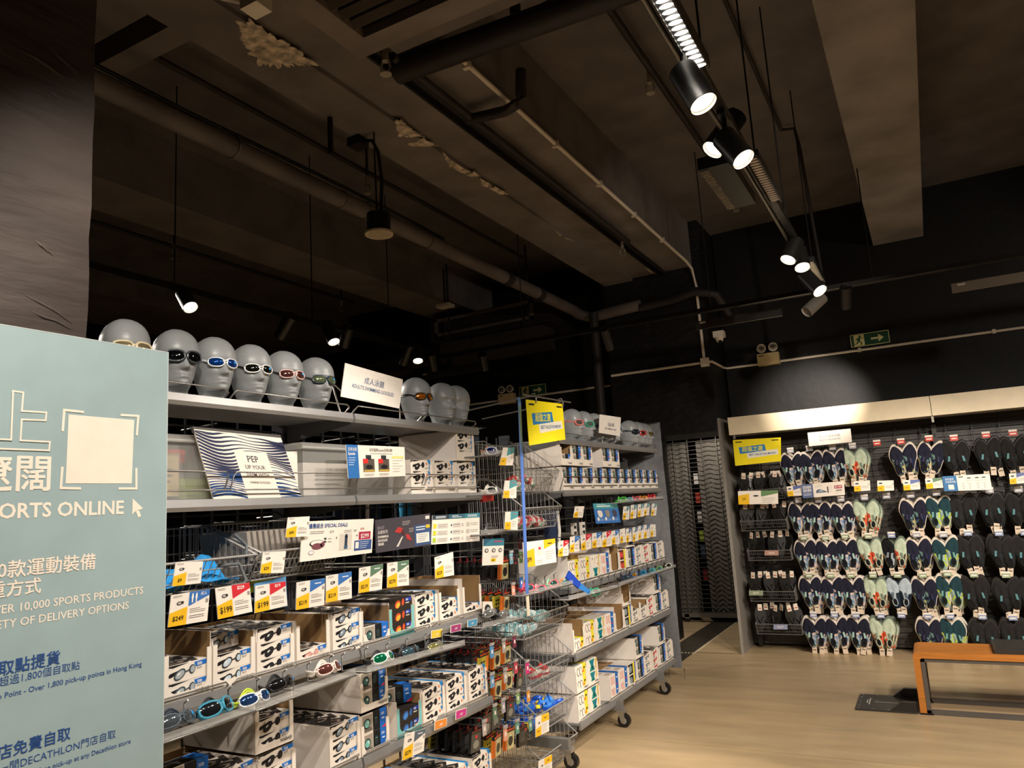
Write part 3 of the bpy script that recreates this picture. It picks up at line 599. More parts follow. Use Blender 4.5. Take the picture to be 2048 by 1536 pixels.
def box_mesh(style, lens='26262a', frame='17171a', h=.055):
    mb = MB('paper', 'efe6da'); body = {'dark': '2b2621', 'win': 'e9e2d6'}.get(style, 'efe6da')
    mb.box(-D5, 0, 0, W, 0, h, body)
    f = Q(mb, (0, 0, 0), (0, W, 0), (0, W, h), (0, 0, h)); tp = Q(mb, (0, 0, h), (0, W, h), (-D5, W, h), (-D5, 0, h))
    if style in ('fit', 'white', 'gry'):
        f.poly([(0, .97), (.55, .97), (.28, .87), (.0, .76)], '191719')
        f.rect(.03, .8, .14, .86, 'ece6de', 2)
        gogg_art(f, .38, .44, .9, lens, frame)
        if style == 'fit':
            f.poly([(.66, .92), (1, .97), (1, .70), (.70, .64)], '1d6fc4', 2); f.text('500', .73, .70, .17, 'f4f1ec', 3, maxw=.2, bold=True); f.text('B-FIT', .73, .48, .12, '2a2828', 3, maxw=.16)
            f.poly([(0, 0), (.1, 0), (0, .16)], 'd8362f', 2)
        if style == 'white':
            f.poly([(1, 1), (.84, 1), (.93, .6), (.9, .25), (.96, 0), (1, 0)], '1d86d0', 2); f.rect(.78, .55, .84, .78, 'd97a4f', 2)
            for e in range(3): f.rect(.72+e*.05, .2, .75+e*.05, .3, '3a3a3a', 2)
        tp.poly([(0, 0), (.5, 0), (.8, .5), (.55, 1), (0, 1)], '2a2726'); tp.poly([(.15, .2), (.42, .12), (.6, .5), (.4, .8)], '8f7f70', 2); tp.ell(.33, .45, .12, .22, '241d1a', 3, 10)
        if style == 'white': tp.rect(.88, 0, 1, 1, '1d86d0', 2)
        else: tp.poly([(.6, .0), (.75, 0), (.95, 1), (.8, 1)], '3b3432', 2)
    if style == 'dark':
        f.rect(0, 0, 1, 1, '2e2822'); f.ell(.36, .5, .13, .3, lens, 2, 14, .5); f.ell(.37, .44, .1, .2, 'd9b23c' if lens == 'd9552c' else '4a8ad0', 3, 12, .5); f.ell(.6, .62, .055, .3, lens, 2, 12, -.2)
        f.poly([(0, 0), (.13, 0), (0, .3)], 'd8432f', 2); f.rect(.7, .62, .98, .92, '2342a8', 2); f.text('500', .73, .68, .16, 'f0ede6', 3, maxw=.16, bold=True); f.rect(.72, .46, .88, .54, 'd8d2c8', 2)
        tp.rect(0, 0, 1, 1, '332c26'); tp.rect(.05, .55, .35, .95, 'd8d0c2', 2)
    if style == 'win':
        f.rect(.03, .08, .42, .94, 'a39a8d'); f.poly([(.03, .08), (.42, .08), (.38, .25), (.03, .4)], '6d655c', 2); f.ell(.2, .5, .13, .26, '15181a', 3, 12, .3); f.ell(.2, .5, .1, .2, lens, 4, 12, .3); f.ell(.23, .56, .03, .06, 'dfe9ea', 5, 8)
        f.rect(.44, 0, .72, 1, '16181a'); f.ell(.56, .5, .08, .24, '2a3638', 2, 10); f.rect(.52, .6, .6, .63, lens, 3)
        f.rect(.72, 0, 1, 1, '1c6bc8'); f.text('500', .76, .66, .14, 'e8eef4', 3, maxw=.2); f.rect(.79, .45, .9, .52, 'dfe8f2', 3); f.poly([(.78, 0), (1, .0), (1, .22)], 'd93a4e', 3)
        tp.rect(0, 0, .7, 1, '1b1a1a'); tp.rect(.7, 0, 1, 1, '1c6bc8'); tp.poly([(.1, .2), (.4, .1), (.5, .6), (.2, .8)], '5d554e', 2)
    if style.startswith('kid'):
        k = style[3:]
        if k == 'yel':
            f.poly([(.7, 1), (1, 1), (1, .25), (.85, 0), (.66, 0)], 'e9dc2a'); f.poly([(.6, .4), (.84, .7), (.8, .3)], 'f0882a', 2)
            for e in (.25, .5): f.ell(e, .5, .13, .34, '5a544c', 2, 14, .35); f.ell(e, .5, .1, .28, 'efe6da', 3, 14, .35)
            f.rect(.78, .6, .9, .75, '2d2c18', 3); tp.rect(.7, 0, 1, 1, 'e9dc2a'); tp.rect(.05, .1, .6, .9, 'b9bdb4', 2)
        if k == 'teal':
            f.poly([(.25, .95), (.8, .95), (.66, .5), (.8, .05), (.25, .05), (.4, .5)], '15877c', 2); f.poly([(.4, .8), (.7, .8), (.55, .5)], '1f6f9e', 3); f.ell(.55, .3, .08, .14, '0d3f4a', 3, 10); f.rect(.86, .1, 1, .9, 'd9b640', 2); f.rect(.03, .4, .1, .5, 'd84a35', 2)
            tp.rect(.1, .1, .9, .9, 'ddd6c8', 2)
        if k == 'pink':
            f.rect(.66, 0, 1, 1, '2368b8'); f.poly([(.66, .0), (.9, .0), (.66, .2)], 'c22f6a', 3)
            for e in (.22, .46): f.ell(e, .5, .11, .36, 'd98f88', 2, 14); f.ell(e, .5, .08, .28, 'efc9be', 3, 14)
            f.rect(.74, .55, .9, .66, 'dfe8f4', 3); tp.rect(.66, 0, 1, 1, '2368b8'); tp.rect(.1, .2, .5, .8, 'c9b5a6', 2)
        if k == 'red':
            f.rect(.0, .05, .62, .95, '5b2a22'); f.ell(.2, .5, .14, .3, 'd94f42', 2, 12); f.ell(.45, .5, .12, .3, 'd94f42', 2, 12); f.rect(.64, 0, .84, 1, 'f0d81f', 2); f.rect(.84, 0, 1, 1, 'f2ece0', 2)
        if k == 'blk':
            f.rect(.0, .05, .62, .95, '1d1f20'); f.ell(.3, .5, .2, .32, '8d9a98', 2, 12); f.rect(.64, 0, .84, 1, 'f0d81f', 2); f.rect(.84, 0, 1, 1, '1c5fb4', 2)
        if k == 'face':
            f.poly([(.3, .2), (.36, .3), (.6, .85), (.55, .85)], 'c9a23a', 2); f.ell(.25, .75, .04, .06, '22201e', 2, 8); f.ell(.75, .8, .04, .06, '22201e', 2, 8); f.ell(.8, .25, .05, .07, 'c9574a', 2, 8); f.rect(.88, 0, 1, 1, 'e0c43a', 2)
    return mb.mesh('goggles_box')
BX = {'fitblk': box_mesh('fit'), 'fitmir': box_mesh('fit', 'c3d2de', '2a2a2c'), 'fitpink': box_mesh('fit', 'd9a79c', 'c98f86'), 'fitgry': box_mesh('fit', '8796a4', '1e1e20'), 'fitaqua': box_mesh('fit', 'a8b0b4', '3f4a50'),
      'white': box_mesh('white'), 'darkor': box_mesh('dark', 'd9552c'), 'darkbl': box_mesh('dark', '3a6ab0'), 'win': box_mesh('win', '3f6a66', h=.078), 'winaq': box_mesh('win', '7fc4b8', h=.078),
      'kidyel': box_mesh('kidyel', h=.082), 'kidteal': box_mesh('kidteal', h=.082), 'kidpink': box_mesh('kidpink', h=.082), 'kidred': box_mesh('kidred', h=.082), 'kidblk': box_mesh('kidblk', h=.082), 'kidface': box_mesh('kidface', h=.082),
      'gry': box_mesh('gry', 'a9aeb0', '4c4c4e'), 'red': box_mesh('gry', 'd9484a', 'b83238')}
BH = {k: (.078 if k.startswith('win') else .082 if k.startswith('kid') else .055) for k in BX}
BD = {'fitblk': 'black-lens', 'fitmir': 'silver-lens', 'fitpink': 'pink', 'fitgry': 'grey-lens', 'fitaqua': 'aqua-trimmed', 'white': 'white and blue', 'darkor': 'dark orange-lens', 'darkbl': 'dark blue-lens', 'win': 'windowed blue', 'winaq': 'windowed aqua',
      'kidyel': 'yellow-edged kids', 'kidteal': 'teal kids', 'kidpink': 'pink and blue kids', 'kidred': 'red kids', 'kidblk': 'black and yellow kids', 'kidface': 'smiling-face kids', 'gry': 'grey-lens white', 'red': 'red-lens white'}
TRAYS = {}
def tray_mesh(h, side_h, back_h, front_c, lip=.027, d=.385, w=.183, closed_l=True, txt='NABAIJI', in_c='9a7a52', side_c='ebe2d8'):
    key = (h, side_h, back_h, front_c, lip, d, txt)
    if key in TRAYS: return TRAYS[key]
    mb = MB('paper', front_c); pw, r = .018, .03
    arcR = [(w-pw-r+r*math.cos(a), lip+r-r*math.sin(a)) for a in [PI/2*i/5 for i in range(6)]]
    arcL = [(pw+r-r*math.cos(a), lip+r-r*math.sin(a)) for a in [PI/2*i/5 for i in range(5, -1, -1)]]
    ol = [(0, 0), (w, 0), (w, h-.004), (w-.006, h), (w-pw, h)]+arcR+arcL+[(pw, h), (.006, h), (0, h-.004)]
    fr = [(0, y, z) for y, z in ol]; bk = [(-.004, y, z) for y, z in ol]
    mb.face(fr); mb.face(bk[::-1], in_c, 'card'); n = len(ol)
    for i in range(n): j = (i+1) % n; mb.face([bk[i], bk[j], fr[j], fr[i]], 'd9cdbd')
    for y0, y1, s in ((0, .004, 0), (w-.004, w, 1)):
        mb.box(-d, -.004, y0, y1, 0, side_h, side_c)
        yi = y1+.0003 if s == 0 else y0-.0003; mb.add([(-d, yi, .004), (-.004, yi, .004), (-.004, yi, side_h), (-d, yi, side_h)], [(0, 1, 2, 3)], in_c, 'card')
    mb.box(-d, -d+.004, 0, w, 0, back_h, in_c, 'card'); mb.box(-d, 0, 0, w, 0, .004, side_c)
    f = Q(mb, (0, 0, 0), (0, w, 0), (0, w, h), (0, 0, h))
    if txt: f.text(txt, .94, .012/h+.02, .012/h, '3a3634', 2, 'r')
    TRAYS[key] = mb.mesh('display_tray'); return TRAYS[key]
NEAR = {}
def tray(y, z, style, n, shelf, bay, deep=4, h=.15, side_h=.15, back_h=.17, front='efe6da', lip=.027, xf=-2.205, txt='NABAIJI', extra=None, d=.385, toponly=True, layer=''):
    k = NEAR.setdefault((shelf, bay, layer), 0); NEAR[(shelf, bay, layer)] += 1
    pos = f'{ORD[k]} {"raised " if layer else ""}tray'; where = f'{shelf} shelf, {bay} bays'
    m = tray_mesh(h, side_h, back_h, front, lip, d, txt=txt)
    o = bpy.data.objects.new('display_tray', m); COL.objects.link(o); o.location = (xf, y, z)
    cn = {'efe6da': 'white', '7cc4c0': 'aqua'}.get(front, 'white')
    tag(o, f'{cn} cardboard {pos} from the poster end, {where}' if n else f'{cn} nearly empty cardboard {pos}, {where}', 'display tray', 'cardboard display trays on the shelves')
    st = style if isinstance(style, list) else [style]*n
    zz = z+.0045
    for i in range(n):
        s = st[i]; cnt = deep if i == n-1 else 1
        for j in range(cnt):
            b = bpy.data.objects.new('goggles_box', BX[s]); COL.objects.link(b)
            b.location = (xf-.006-j*(D5+.001), y+.009, zz+.0005)
            lv = 'only' if n == 1 else ['bottom', 'middle', 'top'][i] if n == 3 else ['lower', 'upper'][i] if n == 2 else ORD[i]
            row = ['front', 'second-row', 'third-row', 'fourth-row', 'rear'][j]
            tag(b, f'{BD[s]} goggles box, {lv} {row} one in {pos}, {where}', 'box', 'boxed goggles in the display trays')
        zz += BH[s]+.0008
    return o
def boxat(s, p, rz, label, rot=None):
    b = bpy.data.objects.new('goggles_box', BX[s]); COL.objects.link(b); b.location = p; b.rotation_euler = rot or (0, 0, rz); return tag(b, label, 'box', 'boxed goggles lying loose')
Z3, Z4, Z5, Z2 = SH['third']+.001, SH['fourth']+.001, SH['lowest']+.001, SH['second']+.001
N3 = 'near'
tray(1.64, Z3, 'fitaqua', 2, 'third', N3, h=.15, side_h=.2, back_h=.2)
tray(1.829, Z3, 'fitmir', 2, 'third', N3, h=.15, side_h=.17, back_h=.17)
boxat('fitmir', (-2.25, 1.83, Z3+.118), 0, 'silver-lens goggles box slid askew on top of the second tray', (0.03, 0, .12))
tray(2.02, Z3, 'fitblk', 3, 'third', N3, h=.13, side_h=.17, back_h=.17)
tray(2.215, Z3, 'fitpink', 1, 'third', N3, h=.15, side_h=.17, back_h=.17, deep=3)
tray(2.415, Z3, 'fitgry', 3, 'third', N3, h=.15, side_h=.165, back_h=.165)
o = tray(2.606, Z3, 'win', 1, 'third', N3, h=.05, side_h=.15, back_h=.17, lip=.02, txt='', deep=2)
tray(2.785, Z3, 'darkor', 3, 'third', N3, h=.13, side_h=.16, back_h=.16, front='7cc4c0', txt='NABAIJI')
tray(2.98, Z3, 'white', 3, 'third', N3, h=.155, side_h=.16, back_h=.16, deep=5)
tray(3.18, Z3, 'white', 2, 'third', N3, h=.155, side_h=.17, back_h=.17, deep=4)
tray(3.395, Z3, 'white', 1, 'third', N3, h=.155, side_h=.2, back_h=.2, deep=2, lip=.03)
# fourth shelf
tray(1.42, Z4, 'fitblk', 3, 'fourth', N3, deep=3)
for k, (zz, s) in enumerate(((Z4, 'win'), (Z4+.08, 'win'), (Z4+.16, 'winaq'))): boxat(s, (-2.21, 1.65, zz+.001), 0, f'blue-edged windowed goggles box, {["lowest", "middle", "topmost"][k]} of the loose stack by the poster')
tray(2.02, Z4, 'fitblk', 3, 'fourth', N3, deep=1)
tray(1.83, Z4, 'fitblk', 3, 'fourth', N3, deep=4)
tray(2.01, Z4+.175, 'fitblk', 2, 'fourth', N3, h=.15, side_h=.19, back_h=.19, layer='u')
tray(2.385, Z4, 'fitgry', 3, 'fourth', N3, deep=5, side_h=.17)
tray(2.575, Z4, 'winaq', 2, 'fourth', N3, h=.12, lip=.012, side_h=.16, deep=4)
tray(2.575, Z4+.17, 'win', 2, 'fourth', N3, h=.12, lip=.03, side_h=.16, deep=4, layer='u')
tray(2.815, Z4, 'darkbl', 2, 'fourth', N3, h=.13, side_h=.16, back_h=.16, front='7cc4c0', deep=2)
boxat('win', (-2.3, 2.83, Z4+.125), 0, 'grey goggles box turned sideways on the aqua tray', (0, 0, -.3))
tray(3.01, Z4, 'white', 3, 'fourth', N3, deep=5, side_h=.165)
tray(3.205, Z4, 'white', 3, 'fourth', N3, deep=5, h=.155)
tray(3.41, Z4, 'white', 3, 'fourth', N3, deep=5, h=.155)
# lowest shelf
for k, y in enumerate((2.62, 2.81, 3.0, 3.2, 3.41)): tray(y, Z5, 'white' if k else 'fitblk', 3, 'lowest', N3, deep=5)
# second shelf
for k, y in enumerate((2.985, 3.19, 3.4)): tray(y, Z2, 'white', 3, 'second', N3, h=.15, deep=2, lip=.045)
tray(3.4, Z2+.172, 'white', 3, 'second', N3, h=.15, side_h=.165, deep=5, layer='u', lip=.05)
# far bays
FB = 'far'
R3 = [('kidyel', 2, .2), ('kidyel', 2, .17), (['kidteal', 'kidface'], 2, .17), ('kidpink', 2, .17), ('kidpink', 0, .2), ('kidred', 2, .15), ('win', 2, .17), ('gry', 3, .16), ('red', 3, .16), ('win', 2, .16), ('gry', 3, .16)]
R4 = [('kidyel', 1, .2), ('kidyel', 2, .17), ('kidteal', 2, .17), ('kidpink', 2, .17), ('kidpink', 0, .2), ('kidblk', 2, .15), ('gry', 2, .17), ('gry', 2, .16), ('red', 3, .16), ('win', 2, .16), ('gry', 3, .16)]
R5 = [('kidyel', 2, .17), ('kidteal', 2, .17), None, ('kidpink', 2, .17), ('kidpink', 2, .17), ('kidblk', 2, .15), ('win', 2, .17), ('gry', 3, .16), ('red', 3, .16), ('win', 2, .16), ('gry', 3, .16)]
for R, z, nm in ((R3, Z3, 'third'), (R4, Z4, 'fourth'), (R5, Z5, 'lowest')):
    for k, e in enumerate(R):
        if e: tray(4.705+k*.1885, z, e[0], e[1], nm, FB, deep=2, side_h=e[2], back_h=e[2], h=.155, lip=.026)
tray(4.705, Z5+.178, 'kidyel', 2, 'lowest', FB, deep=3, side_h=.165, layer='u', h=.14); tray(4.893, Z5+.178, 'kidteal', 2, 'lowest', FB, deep=2, side_h=.165, layer='u', h=.14)
tray(5.83, Z5+.172, 'win', 2, 'lowest', FB, deep=4, side_h=.16, layer='u', h=.13); tray(6.4, Z5+.172, 'win', 2, 'lowest', FB, deep=4, side_h=.16, layer='u', h=.13)
tray(5.64, Z4+.172, 'win', 0, 'fourth', FB, deep=1, side_h=.165, back_h=.165, layer='u', h=.1); tray(6.4, Z4+.172, 'win', 2, 'fourth', FB, deep=3, side_h=.16, layer='u', h=.13)
tray(5.83, Z3+.172, 'win', 1, 'third', FB, deep=3, side_h=.085, back_h=.085, layer='u', h=.08, lip=.02)
for k in range(11): tray(4.71+k*.187, Z2, 'win', 2, 'second', FB, deep=2, side_h=.165, h=.13, lip=.05)
for k in (0, 1, 2, 4, 5): tray(4.71+k*.187, Z2+.172, 'win', 2 if k else 1, 'second', FB, deep=2, side_h=.165, h=.13, lip=.05, layer='u', back_h=.165)
# ================================================================== signs and price tags
def cz(pts, sc, ox, oy): return [(x/sc+ox, y/sc+oy) for x, y in pts]
def plane_sign(name, label, cat, px, ax, val, art, th=.004, col='f0e8dd', group=None, m='paper', tilt=0., pname='print', back=False):
    """px: corners as measured, top-left, top-right, bottom-right, bottom-left, on the vertical plane ax=val"""
    tl, tr, br, bl = [at(u, v, ax, val) for u, v in px]
    n = (br-bl).cross(tl-bl).normalized()
    tl = tl-n*tilt; tr = tr-n*tilt
    c = (bl+br)/2
    t = thing(name, label, cat, c, group=group)
    q = MB(m, col); slab(q, bl-c, br-c, tr-c, tl-c, th, col, m); part(q, 'board', t)
    q = MB('paper'); s = Q(q, bl-c, br-c, tr-c, tl-c); art(s); 
    if q.f: part(q, pname, t)
    if back:
        q = MB('metal', '8a8782'); e = Vector((-(val-XB), 0, 0)) if ax == 'x' else Vector((0, 8.4-val, 0)); m_ = (tl+tr)/2-c-Vector((0, 0, .004))
        q.tube([m_+e*.01, m_+e], .0035, n=5); part(q, 'holder_rod', t)
    return t
YEL = 'f0bd22'
def tag_art(price, corner=None, ct='', people=False, big=False, seed=0, gog='3a3a3c'):
    def art(s):
        s.poly([(0, 0), (.44, 0), (.44, .56), (0, .42)], YEL)
        s.text(price, .22 if not big else .24, .16, .15 if not big else .2, '2c2618', 2, 'c', maxw=.34, bold=True)
        if corner:
            s.poly([(.46, 1), (1, 1), (1, .82), (.46, .56)], corner)
            if people:
                for k in (.55, .65): s.ell(k, .92, .022, .03, 'f2ede4', 2, 8); s.rect(k-.025, .78, k+.025, .89, 'f2ede4', 2); s.rect(k-.016, .66, k+.016, .78, 'f2ede4', 2)
                s.text('成人', .76, .86, .09, 'f2ede4', 2, maxw=.2)
            elif ct: s.text(ct, .72, .84, .11, 'f5efe6', 2, 'c', maxw=.4, bold=True)
            else: s.rect(.62, .84, .86, .88, 'dfe6ea', 2)
        s.ell(.22, .7, .07, .06, gog, 2, 10); s.ell(.22, .7, .05, .035, 'b9b4ac', 3, 10); s.ell(.29, .71, .045, .05, gog, 2, 10)
        s.lines(.05, .94, .3, 2, .04, seed=seed, th=.01)
        s.lines(.5, .46, .95, 3, .055, seed=seed+1); s.lines(.5, .24, .9, 2, .06, '55504a', seed=seed+2); s.rect(.9, .6, .97, .72, '9a948c', 2)
    return art
TG = 'price tags on the shelves'
def ptag(px, price, corner, lab, X=-2.17, **k):
    return plane_sign('price_tag', lab, 'price tag', px, 'x', X, tag_art(price, corner, **k), .003, 'efe8de', TG, back=True)
z4 = lambda p: cz(p, 4, 300, 1000)
z5 = lambda p: cz(p, 4, 660, 1000)
z7 = lambda p: cz(p, 4.571, 700, 1200)
z8 = lambda p: cz(p, 4, 960, 760)
BLU, RED, GRN, TEA = '3b72b8', 'cf2f3a', '5f7f66', '4f9aa0'
ptag(z4([(207, 500), (425, 490), (405, 665), (178, 692)]), '$9', None, 'white price tag for $9 under the blue drawstring bag', -2.12)
ptag(z4([(1105, 140), (1278, 130), (1265, 290), (1085, 300)]), '$49', None, 'white price tag for $49 overlapping the special deals sign', -2.14)
ptag(z4([(905, 420), (1088, 408), (1068, 583), (882, 588)]), '$29', None, 'white price tag for $29 on the wire basket of grey cases', -2.12)
ptag(z4([(170, 762), (480, 712), (458, 965), (143, 1020)]), '$249', BLU, 'large $249 price tag with blue corner and two figures', -2.14, people=True)
ptag(z4([(522, 705), (795, 660), (820, 893), (545, 955)]), '$199', RED, '$199 price tag with red $229 corner, tilted', -2.14, ct='$229', big=True)
ptag(z4([(843, 688), (1083, 650), (1100, 845), (838, 905)]), '$199', RED, '$199 price tag with red $219 corner in a blue holder', -2.14, ct='$219', big=True)
plane_sign('tag_holder', 'blue plastic tag holder behind the $219 price tag', 'tag holder', z4([(836, 668), (1088, 612), (1100, 850), (838, 910)]), 'x', -2.15, lambda s: None, .003, '5f95c2', m='plastic')
ptag(z4([(1175, 660), (1400, 625), (1393, 840), (1168, 880)]), '$219', BLU, 'first $219 price tag with blue corner, below the special deals sign', -2.14)
ptag(z4([(1410, 608), (1612, 572), (1615, 785), (1408, 820)]), '$219', BLU, 'second $219 price tag with blue corner, touching the first one', -2.14)
ptag(z4([(1675, 545), (1865, 510), (1855, 715), (1670, 745)]), '$219', GRN, '$219 price tag with a green corner, left of the other green one', -2.14)
ptag(z5([(460, 505), (630, 480), (632, 680), (458, 703)]), '$279', GRN, '$279 price tag with a green corner above the aqua tray', -2.14)
ptag(z5([(838, 460), (985, 415), (993, 600), (843, 630)]), '$229', None, '$229 white price tag above the last brown carton', -2.14)
ptag(z7([(505, 1225), (690, 1175), (675, 1380), (478, 1470)]), '$279', '5b6670', '$279 price tag with slate corner hanging off the fourth shelf', -2.15)
def special(s):
    s.text('優惠組合 SPECIAL DEALS', .08, .82, .1, '2f5590', 2, bold=True, maxw=.66)
    s.text('$279', .36, .67, .06, '6a655f'); s.text('$49', .7, .66, .06, '6a655f'); s.lines(.1, .72, .3, 2, .045, th=.012); s.lines(.56, .7, .68, 2, .045, th=.012)
    s.ell(.2, .42, .1, .09, '2a2628', 2, 16); s.ell(.2, .43, .085, .07, 'efe8de', 3, 16); s.ell(.2, .35, .07, .08, '7a4650', 4, 12); s.ell(.27, .38, .03, .07, '7a4650', 4, 10); s.ell(.13, .2, .04, .06, 'b3a8c0', 2, 12); s.ell(.13, .2, .03, .04, 'efe8de', 3, 12)
    for k in (.5, .42): s.rect(.29, k, .32, k+.05, '3a3a3c', 2); s.rect(.34, k+.01, .39, k+.025, '8a857f', 2)
    s.text('+', .46, .48, .1, '3a3a3c', 2, 'c'); s.rect(.5, .18, .68, .62, 'd5cdc2', 2); s.rect(.575, .3, .615, .55, '2f3f50', 3); s.ell(.595, .56, .02, .05, '2f3f50', 3); s.rect(.57, .2, .62, .3, '3f5f78', 3)
    s.text('=', .75, .5, .09, '3a3a3c', 2, 'c'); s.text('$328', .8, .7, .06, 'a5344a'); s.rect(.78, .42, .96, .64, 'a82c4c', 2); s.text('$299', .87, .46, .13, 'f5efe6', 3, 'c', maxw=.16)
    s.rect(.72, .12, .98, .4, '36538c', 2); s.lines(.8, .34, .95, 4, .055, 'cfd8e6', th=.014, z=3); s.rect(.735, .18, .785, .36, 'ece6de', 3)
plane_sign('promo_sign', 'white special deals sign with goggles and anti-fog spray for $299', 'sign', z4([(1222, 172), (1790, 150), (1775, 422), (1200, 497)]), 'x', -2.155, special)
def beast(s):
    s.text('BEAST', .03, .7, .09, '8d8690', 2, bold=True, maxw=.17); s.text('泳鏡系列', .03, .56, .09, 'e8e2da', 2, maxw=.18)
    for i, t in enumerate(('SWIMMING', 'GOGGLES', 'SERIES')): s.text(t, .03, .43-i*.11, .075, 'e8e2da', 2, bold=True, maxw=.18)
    s.poly([(.32, .56), (.38, .7), (.46, .66), (.47, .55), (.4, .5)], 'b83a38', 2); s.poly([(.53, .3), (.52, .46), (.58, .42), (.62, .22)], 'b83a38', 2)
    s.poly([(.44, .38), (.47, .4), (.38, .1), (.34, .1)], 'd8d2ca', 2); s.poly([(.44, .6), (.47, .6), (.5, .44), (.47, .42)], '5b2a2a', 3); s.lines(.46, .84, .62, 3, .05, 'c8c2ba'); s.lines(.58, .6, .68, 3, .05, 'c8c2ba'); s.rect(.9, .84, .98, .94, 'ded8d0', 2)
    s.rect(.68, .04, .99, .68, '3c5480', 2); s.rect(.71, .12, .96, .42, 'e6e0d8', 3); s.lines(.71, .6, .9, 2, .08, 'd8dde6', z=3, th=.03); s.rect(.9, .56, .98, .66, YEL, 3); s.lines(.74, .36, .94, 4, .06, '5a6a80', z=4)
plane_sign('info_sign', 'dark grey goggles series sign with red goggles and blue panel', 'sign', z5([(362, 160), (800, 108), (810, 358), (370, 425)]), 'x', -2.16, beast, col='46424a')
def feat(s):
    s.poly([(0, 1), (.33, 1), (.33, .84), (0, .84)], '33414e'); s.poly([(.33, 1), (.66, 1), (.66, .84), (.33, .84)], '3c6a80'); s.poly([(.66, 1), (1, 1), (1, .84), (.66, .84)], '3f8798')
    for k in range(3): s.lines(.06+k*.33, .93, .28+k*.33, 2, .045, 'e6eef0', th=.02, seed=k)
    for r in range(3):
        y = .6-r*.24; s.rect(.02, y-.06, .08, y+.1, ['e3d03a', 'c9cf3e', 'a8c43c'][r], 2); s.rect(.1, y-.06, .31, y+.1, 'd0cbc4', 2); s.lines(.12, y+.04, .29, 2, .06, '8a857f', z=3)
        s.ell(.38, y+.02, .014, .04, '3a4a78', 2, 8); s.rect(.41, y-.05, .57, y+.09, 'd0cbc4', 2); s.lines(.42, y+.03, .56, 1, .06, '6f6a66', z=3); s.ell(.62, y+.02, .02, .045, '77726e', 2, 10); s.ell(.62, y+.02, .014, .03, 'efe8de', 3, 10); s.rect(.7, y-.05, .76, y+.09, 'c4bfb8', 2); s.lines(.78, y+.05, .97, 2, .06, '8a857f')
plane_sign('info_sign', 'white comparison chart sign with teal heading beside the dark sign', 'sign', z5([(822, 122), (1197, 102), (1197, 328), (810, 357)]), 'x', -2.165, feat)
def s417(s):
    s.rect(0, .72, 1, 1, '3f7f94'); s.poly([(0, 1), (.4, 1), (0, .72)], '2f5f78', 2); s.lines(.5, .86, .92, 1, .1, 'b0506a', th=.05, z=3)
    for u in (.16, .5, .82): s.ell(u, .55, .09, .08, '2f3136', 2, 14); s.ell(u, .55, .055, .05, 'd8d2ca', 3, 12)
    s.lines(.4, .33, .75, 2, .045); s.rect(.38, .13, .62, .25, 'f2d21f', 2); s.text('$417', .5, .15, .08, '2a2618', 3, 'c', maxw=.22, bold=True)
plane_sign('price_tag', 'white $417 goggles sign with teal top hanging before the hooks', 'price tag', z5([(1228, 310), (1393, 305), (1385, 515), (1220, 525)]), 'x', -2.12, s417)
def wide(s):
    s.poly([(0, 0), (.32, 0), (.32, .72), (0, .6)], YEL); s.text('$99', .16, .2, .18, '2c2618', 2, 'c', bold=True, maxw=.24); s.poly([(.62, 1), (1, 1), (1, .82), (.62, .62)], YEL); s.rect(.74, .8, .88, .86, '6a5a20', 2)
    s.ell(.48, .68, .04, .06, 'c23a4a', 2); s.rect(.4, .4, .58, .85, 'e0d8ce', 1.5); s.lines(.64, .5, .96, 4, .1); s.lines(.36, .18, .58, 2, .08)
plane_sign('price_tag', 'wide price tag with yellow ends crossed by the blue strip', 'price tag', z5([(1543, 340), (1800, 308), (1812, 497), (1555, 542)]), 'x', -2.1, wide)
def lab(px, txt, c, l, X=-2.175):
    plane_sign('size_label', l, 'label', z7(px), 'x', X, lambda s: (s.rect(.04, .06, .96, .94, c), s.text(txt, .5, .32, .28, 'f4eee4', 2, 'c', maxw=.6)), .003, 'e2dccf')
lab([(745, 282), (847, 262), (845, 335), (742, 355)], '-100°', 'd9bd3a', 'yellow -100 label on the third shelf edge'); lab([(922, 233), (1017, 212), (1015, 280), (920, 302)], '-500°', '9c3b74', 'purple -500 label on the third shelf edge'); lab([(1075, 188), (1165, 165), (1163, 230), (1073, 250)], '-400°', '4f93b8', 'light blue -400 label on the third shelf edge')
lab([(775, 1108), (888, 1075), (885, 1150), (773, 1195)], '-200°', 'e08a38', 'orange -200 label on the fourth shelf edge'); lab([(968, 1015), (1067, 982), (1064, 1055), (965, 1098)], '-300°', 'c23a86', 'pink -300 label on the fourth shelf edge')
